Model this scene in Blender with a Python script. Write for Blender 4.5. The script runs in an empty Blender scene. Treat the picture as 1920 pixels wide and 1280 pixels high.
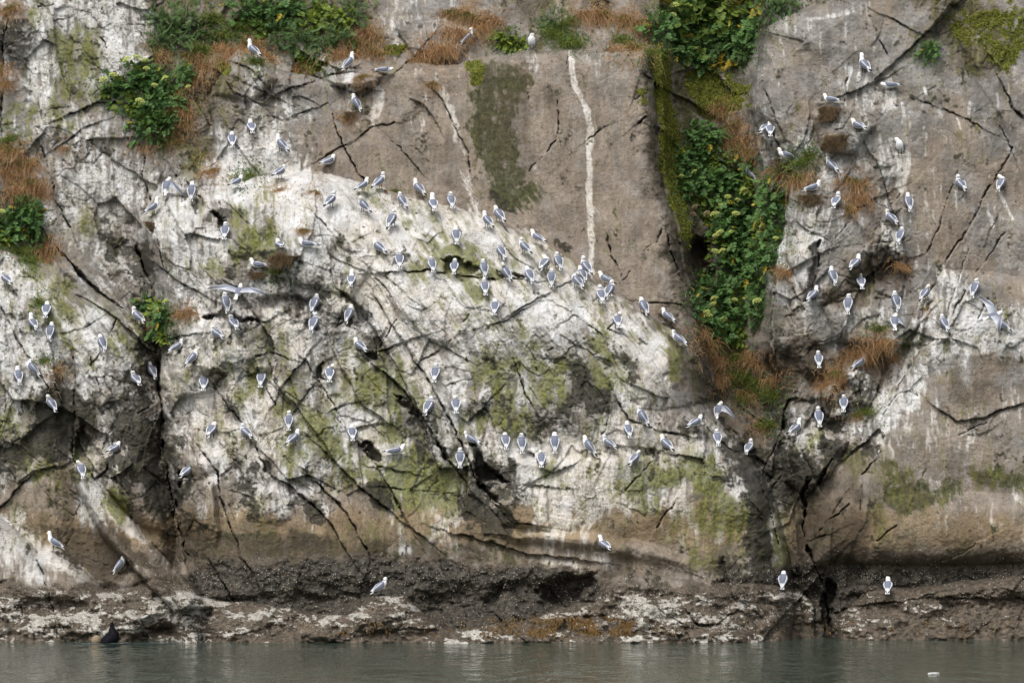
import bpy, math, random
import numpy as np
from mathutils import Vector, Matrix

# ------------------------------------------------------------------ camera, sky, sun, exposure
SC = bpy.context.scene
COL = SC.collection
D, CAMH, PPM = 100.0, 3.0, 80.0          # metres to the cliff, eye height, photo pixels per metre at the cliff
WATERLINE = 1192.0                       # photo row of the water's edge
HORIZON = WATERLINE - CAMH * PPM
cam_data = bpy.data.cameras.new('camera')
cam = bpy.data.objects.new('camera', cam_data)
COL.objects.link(cam)
cam.location = (0, -D, CAMH)
cam.rotation_euler = (math.radians(90), 0, 0)
cam_data.sensor_width = 36.0
cam_data.lens = 36.0 * D / (1920 / PPM)
cam_data.shift_y = (HORIZON - 640) / 1920
cam_data.clip_start = 1.0
cam_data.clip_end = 3000.0
SC.camera = cam

SUN_ELEV, SUN_AZ = math.radians(52), math.radians(204)   # azimuth from +Y clockwise: high, behind the camera and to its left
world = bpy.data.worlds.new('World')
SC.world = world
world.use_nodes = True
wn, wl = world.node_tree.nodes, world.node_tree.links
sky = wn.new('ShaderNodeTexSky')
sky.sky_type = 'NISHITA'
sky.sun_disc = False
sky.sun_elevation = SUN_ELEV
sky.sun_rotation = SUN_AZ
sky.air_density = 1.0
sky.dust_density = 4.0
sky.ozone_density = 1.0
whit = wn.new('ShaderNodeHueSaturation')       # an overcast sky: nearly colourless
whit.inputs['Saturation'].default_value = 0.30
wl.new(sky.outputs[0], whit.inputs['Color'])
wl.new(whit.outputs[0], wn['Background'].inputs['Color'])
wn['Background'].inputs['Strength'].default_value = 0.10

sun_data = bpy.data.lights.new('sun', 'SUN')
sun_data.energy = 1.1
sun_data.angle = math.radians(24)
sun_data.color = (1.0, 0.985, 0.965)
sun = bpy.data.objects.new('sun', sun_data)
COL.objects.link(sun)
sd = Vector((math.sin(SUN_AZ) * math.cos(SUN_ELEV), math.cos(SUN_AZ) * math.cos(SUN_ELEV), math.sin(SUN_ELEV)))
sun.rotation_euler = sd.to_track_quat('Z', 'Y').to_euler()
sun.location = (0, -30, 40)

SC.view_settings.view_transform = 'Standard'
SC.view_settings.look = 'None'
SC.view_settings.exposure = 0.84
SC.view_settings.gamma = 1.0

SC.cycles.max_bounces = 4
SC.cycles.diffuse_bounces = 2
SC.cycles.glossy_bounces = 2
SC.cycles.use_adaptive_sampling = True
SC.cycles.adaptive_threshold = 0.01
SC.cycles.use_denoising = True

rng = np.random.default_rng(7)
random.seed(7)

# ------------------------------------------------------------------ numpy noise helpers
_T = rng.random((24, 256, 256)).astype(np.float32)
def vnoise(x, y, s):
    t = _T[s % 24]
    xi = np.floor(x); yi = np.floor(y)
    fx = (x - xi).astype(np.float32); fy = (y - yi).astype(np.float32)
    xi = xi.astype(np.int32) & 255; yi = yi.astype(np.int32) & 255
    x1 = (xi + 1) & 255; y1 = (yi + 1) & 255
    fx = fx * fx * fx * (fx * (fx * 6 - 15) + 10); fy = fy * fy * fy * (fy * (fy * 6 - 15) + 10)
    a = t[yi, xi]; b = t[yi, x1]; c = t[y1, xi]; d = t[y1, x1]
    a = a + (b - a) * fx; c = c + (d - c) * fx
    return a + (c - a) * fy
def fbm(x, y, octv, s, gain=0.5):
    tot = np.zeros(np.shape(x), np.float32); amp = 1.0; nrm = 0.0
    ca, sa = math.cos(0.6), math.sin(0.6)
    for o in range(octv):
        tot += amp * (vnoise(x + 17.3 * o, y + 9.1 * o, s + o) - 0.5)
        nrm += amp * amp
        x, y = (x * ca - y * sa) * 2.03, (x * sa + y * ca) * 2.03
        amp *= gain
    return tot / math.sqrt(nrm) * 2.2          # about -1 .. 1, standard deviation near 0.5
def ridge(x, y, octv, s):
    tot = np.zeros(np.shape(x), np.float32); amp = 1.0; nrm = 0
    for o in range(octv):
        tot += amp * (1 - np.abs(vnoise(x + 5 * o, y + 3 * o, s + o) * 2 - 1) * 1.6)
        nrm += amp
        x, y = (x * .82 - y * .57) * 2.1, (x * .57 + y * .82) * 2.1
        amp *= .5
    return tot / nrm
def cells(x, y, s):
    """Voronoi: random per cell (4 values), offset from the site, distance to the border."""
    xi = np.floor(x).astype(np.int32); yi = np.floor(y).astype(np.int32)
    f1 = np.full(x.shape, 9.0, np.float32); f2 = f1.copy()
    bx = np.zeros(x.shape, np.float32); by = bx.copy(); cid = np.zeros(x.shape, np.int32)
    jx, jy = _T[s % 24], _T[(s + 1) % 24]
    for oy in (-1, 0, 1):
        for ox in (-1, 0, 1):
            cx = xi + ox; cy = yi + oy
            mx = cx & 255; my = cy & 255
            dx = (x - cx - jx[my, mx] * .9).astype(np.float32); dy = (y - cy - jy[my, mx] * .9).astype(np.float32)
            d = np.sqrt(dx * dx + dy * dy)
            near = d < f1
            f2 = np.where(near, f1, np.minimum(f2, d))
            f1 = np.where(near, d, f1)
            bx = np.where(near, dx, bx); by = np.where(near, dy, by)
            cid = np.where(near, my * 256 + mx, cid)
    r = [_T[(s + k) % 24].ravel()[cid] - .5 for k in (2, 3, 4, 5)]
    return r, bx, by, f2 - f1
def sstep(a, b, x):
    t = np.clip((x - a) / (b - a), 0, 1)
    return t * t * (3 - 2 * t)

# ------------------------------------------------------------------ the cliff as a surface: photo rows and columns at their own distance
def axis(lo, a, b, hi, step, grow):
    core = np.arange(a, b + step * .5, step)
    up = []; s = step; v = core[-1]
    while v < hi:
        s *= grow; v += s; up.append(v)
    dn = []; s = step; v = core[0]
    while v > lo:
        s *= grow; v -= s; dn.append(v)
    return np.array(dn[::-1] + list(core) + up, np.float32)
AX = axis(-1400, -50, 1970, 3300, 1.62, 1.14)
AY = axis(-700, -25, 1216, 1240, 1.62, 1.14)
PX, PY = np.meshgrid(AX, AY)
SHAPE = PX.shape
w1 = fbm(PX / 60, PY / 60, 4, 1); w2 = fbm(PX / 60 + 40, PY / 60, 4, 3)
WX = PX + 5.0 * w1; WY = PY + 5.0 * w2                      # ragged edges
def window(x0, y0, x1, y1):
    i0, i1 = np.searchsorted(AX, [x0, x1]); j0, j1 = np.searchsorted(AY, [y0, y1])
    return slice(j0, max(j1, j0 + 1)), slice(i0, max(i1, i0 + 1))
def seg_dist(x, y, ax, ay, bx, by):
    vx, vy = bx - ax, by - ay
    t = np.clip(((x - ax) * vx + (y - ay) * vy) / (vx * vx + vy * vy + 1e-9), 0, 1)
    dx, dy = x - ax - t * vx, y - ay - t * vy
    return np.sqrt(dx * dx + dy * dy), (vx * (y - ay) - vy * (x - ax))
def poly_sdf(x, y, poly):
    d = np.full(x.shape, 1e9, np.float32); inside = np.zeros(x.shape, bool)
    n = len(poly)
    for i in range(n):
        ax, ay = poly[i]; bx, by = poly[(i + 1) % n]
        d = np.minimum(d, seg_dist(x, y, ax, ay, bx, by)[0])
        if ay != by:
            c = ((ay > y) != (by > y)) & (x < (bx - ax) * (y - ay) / (by - ay) + ax)
            inside ^= c
    return np.where(inside, d, -d)
def line_dist(x, y, pts):
    d = np.full(x.shape, 1e9, np.float32); side = np.zeros(x.shape, np.float32)
    for (ax, ay), (bx, by) in zip(pts[:-1], pts[1:]):
        dd, sd_ = seg_dist(x, y, ax, ay, bx, by)
        near = dd < d
        d = np.where(near, dd, d); side = np.where(near, np.sign(sd_), side)
    return d, side
def pad_box(pts, p):
    xs = [q[0] for q in pts]; ys = [q[1] for q in pts]
    return window(min(xs) - p, min(ys) - p, max(xs) + p, max(ys) + p)

# ---- what the rock looks like, cell by cell of 48 photo pixels
GRID = """
GEWWW Wmmmm mmmmm GgGbg mmbmb mmmmm ggggb gmmmg
KWEEW Wmmmm mmmmm GGbbm mmmbb mmmmm gGggg gmmmg
GWEEW Wmmmg GgGgg gggoo GggGb mmmmg gbggg ggmmg
gWEEG EmmmG GggGb bGboo bbbbg mmmmg gggGG gggog
gGEGG GmmmG GGggG bGboo bbbbb mmmgg gbgGg ggbgg
GWGWG GmmWW wGbbb bGboo bbbbb mmmmg gGbgg gbbgg
mGGWW GgEWw wwbbb bboob bbbbb mmmmg gGGgW bbgbb
mGWWW WWkWw ewwwe bbbob bbbbb mmmmm GGgGg bbgbb
mGWEG GWWkE WwWwc weccb bbbbb bmmmm WGGgg gbbgg
mmGGk kGWWE EEWkc wweww cbbbb bmmmm WWggk gbbgg
WEggG kGWEk kkWWc weEEe wcbbb bdmmm WWgdd gGbbg
WeEgG kGWGG kGkcc wcwec wwwbb bdmmg WGddg gWWgb
WEewG kmWck cGkkW cWcew WWWcw gmmmb GGgGG gGWWG
WWeWe kkWcG EcGEk WcGWW EWWEk wmmmb kdGmG gWWWW
WWkWW kcckE cEGcE ecWEE EEKEe cbmmd dmmGd WGgBg
WkKkk KcWce cEkeE eeWkE eEKKe cgddd dgGkW WtBBt
EkKKk kKccW cEeWe EkWeE EKkec cGkdd kGkGW tttgt
KEkck KKccc ceEec ekWcc wcccc ccGkd keKkt ttttg
kEdEk KkdGk GEkEc eEEkK weccE EEekK KKvvv vtvvv
BBdWy dKdbk kkkbd EeEKk Wcccc ecycK KdBvv vvttt
WBdWt bddBB vBBBv BbcdK tcctt bytyK eBBBv ttttt
WWddB bddvv vvvvv GvGvB BtttB BByvK eddBB BtBBB
sWssd dBddT TTTTT TTTTT TdsTT sssKe ddddd ddddd
sssss ssssT TTTsT TTTTT TTsss sssss dsTss sssss
sssss sssss sssss ssTss sssss sssss Tssss sssss
"""
ROWS = [r.replace(' ', '') for r in GRID.strip().split('\n')]
assert all(len(r) == 40 for r in ROWS) and len(ROWS) == 25, [len(r) for r in ROWS]
#          white green black warm dark rough
CLS = {'w': (.97, .05, .03, .30, .00, .40), 'W': (.72, .08, .14, .25, .00, .60), 'c': (.84, .14, .06, .75, .00, .40),
       'e': (.78, .42, .05, .45, .00, .45), 'E': (.50, .62, .18, .40, .10, .55), 'k': (.58, .20, .55, .45, .10, .85),
       'K': (.30, .15, .85, .45, .30, .95), 'g': (.22, .06, .08, .28, .08, .26), 'G': (.46, .08, .12, .30, .00, .45),
       'b': (.13, .06, .06, .85, .05, .10), 'o': (.05, .10, .05, .30, .10, .06), 'd': (.06, .14, .28, .75, .70, .55),
       'T': (.05, .06, .30, .50, .90, .42), 's': (.34, .08, .20, .65, .50, .40), 'm': (.05, .45, .25, .60, .62, .50),
       'B': (.12, .08, .10, .95, .35, .20), 't': (.29, .10, .05, .72, .00, .12), 'y': (.38, .55, .08, .85, .08, .20), 'v': (.07, .36, .14, .65, .50, .18)}
TAB = np.array([[CLS[ch] for ch in r] for r in ROWS], np.float32)
gx = np.clip((PX + 16 * fbm(PX / 40, PY / 40, 4, 6)) / 48 - .5, 0, 38.999); gy = np.clip((PY + 16 * fbm(PX / 40, PY / 40, 4, 8)) / 48 - .5, 0, 23.999)
gi, gj = gx.astype(np.int32), gy.astype(np.int32)
fx = (gx - gi)[..., None]; fy = (gy - gj)[..., None]
fx = fx * fx * (3 - 2 * fx); fy = fy * fy * (3 - 2 * fy)
MK = TAB[gj, gi] * (1 - fx) * (1 - fy) + TAB[gj, gi + 1] * fx * (1 - fy) + TAB[gj + 1, gi] * (1 - fx) * fy + TAB[gj + 1, gi + 1] * fx * fy
mW, mG, mK, mB, mD, mR = [np.ascontiguousarray(MK[..., k]) for k in range(6)]

for pl, amt in (([(140, 888), (166, 893), (400, 1140), (330, 1150), (150, 930)], -.35), ([(-60, 960), (60, 1020), (150, 1040), (210, 1105), (-60, 1110)], -.45), ([(320, 540), (560, 540), (720, 580), (760, 760), (640, 960), (330, 900)], .22), ([(1450, 190), (1640, 190), (1740, 560), (1640, 780), (1450, 900), (1420, 700)], .25), ([(-60, 560), (280, 640), (310, 940), (-60, 900)], .12), ([(380, 90), (720, 110), (700, 175), (380, 250)], .5)):
    sl = window(min(q[0] for q in pl) - 60, min(q[1] for q in pl) - 60, max(q[0] for q in pl) + 60, max(q[1] for q in pl) + 60)
    mR[sl] = np.maximum(mR[sl] + amt * sstep(-30 if amt > 0 else -5, 30 if amt > 0 else 5, poly_sdf(PX[sl], PY[sl], pl)), .05)
# ---- big masses of rock: polygon, how far it stands out (m), width of its rounded edge (photo px)
OUT = -0.20 * (WATERLINE - PY) / PPM
OUT = OUT - 0.35 * np.clip(130 - PY, 0, 800) / PPM * sstep(230, 330, PX) * (1 - sstep(1400, 1460, PX))     # the slope above the wall lies back
DOME = [(275, 400), (300, 352), (430, 350), (480, 332), (600, 316), (700, 350), (850, 390), (940, 408), (1030, 463), (1160, 552), (1290, 638),
        (1316, 690), (1326, 770), (1400, 850), (1440, 910), (1480, 1060), (1500, 1400), (330, 1400), (332, 1000), (312, 870), (305, 740), (300, 660), (285, 540), (265, 450)]
WALL = [(440, 90), (520, 128), (600, 150), (700, 128), (860, 118), (1000, 92), (1120, 96), (1222, 92), (1240, 330), (1278, 480), (1312, 640), (1320, 690), (1332, 770), (1404, 850), (1446, 910), (1486, 1060), (1500, 1500), (326, 1500), (328, 1000), (308, 870), (301, 740), (296, 660), (281, 540), (261, 450), (271, 400), (296, 352), (400, 300), (395, 180)]
BUTT = [(-1500, 430), (0, 466), (60, 490), (115, 500), (200, 560), (285, 612), (300, 740), (315, 900), (345, 1060), (380, 1120), (380, 1400), (-1500, 1400)]
SLAB = [(1405, 200), (1420, 100), (1440, 48), (1530, 2), (1560, -800), (3400, -800), (3400, 1400), (1510, 1400), (1490, 900), (1450, 640), (1455, 500), (1482, 340), (1432, 260)]
GULLY = [(1245, -800), (1430, -800), (1436, 40), (1412, 200), (1436, 350), (1450, 520), (1440, 640), (1480, 800), (1430, 850), (1332, 760), (1310, 620), (1284, 480), (1248, 320), (1238, 90)]
SHELF = [(-1500, 1080), (0, 1090), (60, 1080), (150, 1085), (215, 1108), (300, 1090), (370, 1120), (480, 1131), (560, 1143), (650, 1150), (690, 1116), (760, 1112), (800, 1150),
         (838, 1181), (930, 1165), (1000, 1158), (1040, 1136), (1110, 1128), (1138, 1072), (1200, 1072), (1340, 1092), (1500, 1102), (1525, 1130), (1540, 1400), (1562, 1400), (1570, 1160), (1620, 1108),
         (1760, 1096), (1920, 1078), (3400, 1075), (3400, 1500), (-1500, 1500)]
MASSES = [
    (GULLY, -2.1, 75, 'c'), (WALL, 1.1, 26, 'c'), (DOME, 2.4, 190, 'c'), (BUTT, 1.5, 110, 'c'), (SLAB, 1.2, 60, 'c'), (SHELF, .95, 38, 'c'),
    ([(1790, 0), (1740, 62), (1800, 120), (1862, 200), (1900, 280), (2000, 400), (2600, 400), (2600, -800), (1830, -800)], -.35, 10, 'c'),
    ([(1765, 505), (1920, 520), (3400, 500), (3400, 1060), (1520, 1060), (1532, 960), (1600, 860), (1655, 760), (1745, 560)], .75, 90, 'c'),
    ([(1640, 1000), (1660, 930), (1750, 925), (3400, 930), (3400, 1400), (1500, 1400)], .25, 40, 'c'),
    ([(140, 888), (166, 893), (252, 985), (345, 1085), (400, 1140), (330, 1150), (250, 1070), (190, 1000), (150, 930)], .85, 12, 'c'),
    ([(-1500, 930), (0, 962), (40, 1000), (66, 1034), (95, 1032), (140, 1052), (200, 1105), (265, 1160), (265, 1400), (-1500, 1400)], 1.0, 26, 'c'),
    ([(198, 1082), (235, 1062), (290, 1070), (330, 1092), (370, 1130), (330, 1180), (215, 1180)], .5, 32, 'c'),
    # the dome's ledges and blocks
    ([(728, 500), (800, 508), (905, 518), (1000, 522), (1075, 560), (1120, 640), (1000, 700), (800, 640), (720, 560)], .22, 8, 'f'),
    ([(945, 842), (1030, 850), (1110, 846), (1240, 846), (1330, 812), (1395, 850), (1440, 930), (1470, 1060), (1200, 1060), (960, 1000), (935, 945), (960, 905)], .40, 22, 'f'),
    ([(1190, 792), (1268, 812), (1322, 806), (1326, 860), (1200, 850), (1150, 800)], .2, 8, 'f'),
    ([(370, 595), (420, 582), (500, 600), (520, 690), (460, 760), (400, 720), (350, 690), (330, 650)], .30, 18, 'f'),
    ([(310, 680), (340, 655), (385, 662), (420, 690), (395, 735), (330, 745)], .38, 24, 'c'),
    ([(352, 905), (385, 893), (405, 900), (412, 940), (420, 1000), (400, 1060), (350, 1050), (330, 960)], .45, 14, 'f'),
    ([(205, 858), (235, 845), (262, 850), (290, 900), (310, 1000), (250, 980), (200, 920)], .35, 22, 'c'),
    ([(430, 350), (480, 334), (600, 318), (680, 350), (720, 460), (660, 560), (560, 540), (420, 470)], .25, 60, 'c'),
    ([(490, 590), (520, 560), (560, 555), (590, 590), (580, 640), (520, 650)], .18, 12, 'f'),
    ([(600, 580), (655, 555), (690, 590), (700, 640), (640, 650), (600, 630)], .2, 12, 'f'),
    ([(1165, 560), (1290, 640), (1320, 760), (1200, 770), (1150, 700)], .2, 60, 'c'),
    ([(930, 940), (960, 905), (985, 912), (1030, 915), (1032, 1000), (940, 985)], .22, 14, 'c'),
    ([(860, 996), (1000, 1030), (1140, 1046), (1345, 1090), (1300, 1040), (1140, 1000), (960, 985)], .30, 20, 'f'),
    # blocks in the right-hand gully
    ([(1520, 215), (1560, 190), (1600, 200), (1640, 240), (1600, 290), (1540, 280)], .35, 20, 'c'),
    ([(1490, 355), (1550, 350), (1600, 390), (1640, 470), (1600, 560), (1520, 570), (1470, 470)], .42, 30, 'c'),
    ([(1540, 570), (1620, 545), (1690, 570), (1740, 560), (1730, 640), (1650, 660), (1560, 640)], .4, 24, 'c'),
    ([(1636, 432), (1655, 418), (1690, 425), (1705, 470), (1690, 560), (1640, 560)], .35, 14, 'c'),
    ([(1585, 705), (1605, 690), (1630, 700), (1632, 760), (1590, 760)], .4, 14, 'c'),
    ([(1540, 735), (1560, 720), (1580, 735), (1585, 780), (1545, 790)], .35, 12, 'c'),
    ([(1465, 830), (1500, 812), (1540, 800), (1590, 830), (1560, 890), (1510, 935), (1470, 900)], .5, 24, 'c'),
    ([(1395, 860), (1415, 850), (1435, 880), (1450, 950), (1420, 940)], .2, 10, 'f'),
    ([(1340, 770), (1375, 755), (1410, 790), (1415, 840), (1380, 850), (1345, 820)], .45, 20, 'c'),
    # the upper left: knobs below the greenery
    ([(400, 105), (440, 95), (500, 108), (520, 150), (470, 190), (400, 180), (370, 140)], .35, 22, 'c'),
    ([(600, 125), (660, 112), (730, 135), (700, 165), (620, 165)], .35, 14, 'c'),
    ([(740, 50), (830, 35), (900, 60), (860, 110), (770, 110)], .4, 22, 'c'),
    # cobbles on the shore
    ([(1030, 1150), (1045, 1138), (1075, 1140), (1080, 1158), (1045, 1165)], .35, 12, 'c'),
    ([(1085, 1140), (1100, 1128), (1128, 1130), (1135, 1150), (1090, 1155)], .35, 12, 'c'),
    ([(660, 1150), (690, 1118), (720, 1110), (765, 1116), (800, 1150), (830, 1180), (660, 1185)], .35, 26, 'c'),
]
for pts, h, b, kind in MASSES:
    sl = pad_box(pts, 12)
    s = poly_sdf(WX[sl], WY[sl], pts)
    t = np.clip(s / b, 0, 1)
    if kind == 'f':                                   # a flat-topped block that melts into the face below
        ys = [q[1] for q in pts]
        fade = 1 - sstep(.35, 1.0, (WY[sl] - min(ys)) / (max(ys) - min(ys)))
        OUT[sl] += h * sstep(0, 1, t) * fade
    else:
        OUT[sl] += h * np.sqrt(np.clip(1 - (1 - t) ** 2, 0, 1))
OUT += np.clip(PY - 1130, 0, 200) / PPM * .7          # the shelf runs out under the water

# ---- holes and dark recesses
HOLES = [
    ([(390, 394), (408, 398), (426, 428), (418, 442), (404, 425)], -.6, 5), ([(375, 594), (415, 582), (450, 590), (500, 597), (485, 606), (420, 604), (380, 601)], -.5, 5),
    ([(668, 822), (690, 830), (712, 850), (716, 862), (706, 872), (690, 852)], -.7, 5), ([(811, 817), (840, 834), (852, 856), (838, 860), (826, 842)], -.7, 5),
    ([(874, 826), (893, 838), (918, 872), (950, 892), (962, 904), (950, 912), (925, 900), (900, 905), (884, 872)], -.8, 7),
    ([(893, 893), (915, 905), (940, 930), (942, 946), (922, 934), (902, 915)], -.5, 5), ([(303, 716), (326, 736), (312, 760), (300, 745)], -.6, 6),
    ([(140, 800), (160, 792), (200, 850), (165, 856), (142, 870), (136, 840)], -.45, 10), ([(330, 880), (360, 876), (352, 900), (335, 915)], -.5, 5),
    ([(318, 905), (348, 930), (345, 990), (335, 1000), (322, 950)], -.5, 8), ([(482, 850), (510, 870), (505, 885), (486, 876)], -.4, 5),
    ([(1010, 1088), (1040, 1074), (1124, 1074), (1116, 1100), (1092, 1134), (1062, 1132), (1026, 1132), (1000, 1118)], -.75, 18),
    ([(1544, 1085), (1578, 1098), (1562, 1140), (1562, 1230), (1540, 1230), (1538, 1130)], -.7, 8),
    ([(1284, 470), (1300, 430), (1335, 440), (1345, 500), (1330, 570), (1310, 600), (1290, 540)], -1.1, 25),
    ([(1640, 440), (1690, 465), (1715, 520), (1690, 560), (1640, 570), (1632, 500)], -.3, 20), ([(1520, 455), (1542, 440), (1540, 500), (1524, 560), (1510, 570)], -.4, 8),
    ([(1420, 670), (1480, 640), (1520, 690), (1570, 700), (1530, 760), (1470, 790), (1430, 740)], -.55, 30),
    ([(1500, 905), (1520, 890), (1512, 950), (1500, 960)], -.5, 5), ([(490, 585), (470, 560), (530, 548), (590, 560), (570, 590), (530, 580)], -.3, 8),
    ([(620, 540), (650, 548), (700, 590), (705, 610), (680, 600), (640, 560)], -.35, 6), ([(735, 480), (765, 478), (770, 500), (735, 500)], -.25, 5),
    ([(828, 485), (875, 488), (905, 505), (895, 514), (830, 513)], -.45, 5), ([(930, 505), (990, 515), (985, 524), (940, 522)], -.3, 4),
    ([(735, 735), (768, 752), (790, 775), (780, 785), (752, 760)], -.35, 5), ([(590, 690), (600, 685), (612, 716), (598, 715)], -.35, 4),
    ([(680, 655), (700, 650), (706, 668), (690, 672)], -.4, 4), ([(250, 620), (290, 620), (305, 700), (310, 790), (295, 760), (280, 690)], -.25, 12),
]
j1 = fbm(PX / 13, PY / 13, 3, 7); j2 = fbm(PX / 13 + 5, PY / 13, 3, 9)
for pts, h, b in HOLES:
    sl = pad_box(pts, 12)
    t = np.clip(poly_sdf(WX[sl] + 5 * j1[sl], WY[sl] + 5 * j2[sl], pts) / b, 0, 1)
    OUT[sl] += h * sstep(0, 1, t)
    mR[sl] += .2 * t
# ---- broken rock: joint-bounded facets at four sizes, the joints leaning as they do in each part of the cliff
right = sstep(1420, 1470, PX + 30 * w1)
left = 1 - sstep(285, 330, PX + 20 * w1)
def facets(theta, size, aspect, s):
    c, n = math.cos(theta), math.sin(theta)
    u = (WX * c + WY * n) / (size * aspect); v = (-WX * n + WY * c) / size
    u = u + .25 * fbm(WX / size / 2, WY / size / 2, 2, s + 7); v = v + .25 * fbm(WX / size / 2 + 9, WY / size / 2, 2, s + 8)
    r, bx, by, e = cells(u, v, s)
    return (r[0] * 1.1 + r[1] * bx * 1.6 + r[2] * by * 1.6), e, r[3]
CRK = np.zeros(SHAPE, np.float32)
for size, aspect, amp, s in ((190, 1.5, .42, 2), (80, 1.8, .26, 5), (32, 1.6, .085, 9), (13, 1.5, .028, 13)):
    fa, ea, ra = facets(math.radians(56), size, aspect, s)
    fb, eb, rb = facets(math.radians(-60), size, aspect, s + 2)
    f = fa * (1 - right) + fb * right
    e = ea * (1 - right) + eb * right
    r = ra * (1 - right) + rb * right
    OUT += amp * f * np.clip(mR - .14, 0, 2) * 1.45
    keep = sstep(.15, .5, fbm(PX / (size * 1.3), PY / (size * 1.3), 3, s + 4) + r * .6)      # only some of the joints stand open
    width = 1.7 / size * (1.0 if size > 20 else 1.6)
    g = np.clip(1 - e / width, 0, 1) * keep
    OUT -= g * (.055 if size > 20 else .02) * sstep(.25, .55, mR)
OUT += .10 * fbm(PX / 190, PY / 190, 3, 4) + .018 * fbm(PX / 44, PY / 44, 4, 10) * (.4 + mR) + .008 * fbm(PX / 11, PY / 11, 4, 15) * (.45 + mR)
OUT += (.11 * (ridge(WX / 60, WY / 60, 3, 3) - .4) + .038 * (ridge(WX / 17, WY / 17, 3, 8) - .4)) * np.clip(mR - .05, 0, 1)
OUT += .012 * fbm(PX / 4.0, PY / 4.0, 2, 18) * (.5 + mR)
vflow = fbm(PX / 9, PY / 90, 3, 12)
OUT += .007 * vflow * (1 - mR)
# tidal zone: mussels and weed make the rock lumpy
TIDE = np.interp(PX, [-1400, 0, 180, 330, 400, 640, 900, 1000, 1140, 1350, 1470, 1560, 1700, 1920, 3300], [1092, 1092, 1104, 1085, 1048, 1046, 1052, 1070, 1082, 1094, 1062, 1062, 1058, 1060, 1060]).astype(np.float32)
tidal = sstep(-16, 16, PY - TIDE + 13 * w1 + 5 * j1)
OUT += tidal * (.05 * fbm(PX / 14, PY / 10, 3, 20) + .03 * np.abs(fbm(PX / 5, PY / 4, 2, 21)))
lump = fbm(PX / 75, PY / 38, 4, 22)
OUT += sstep(1085, 1120, PY + 10 * w1) * (.30 * lump - .10)

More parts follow.
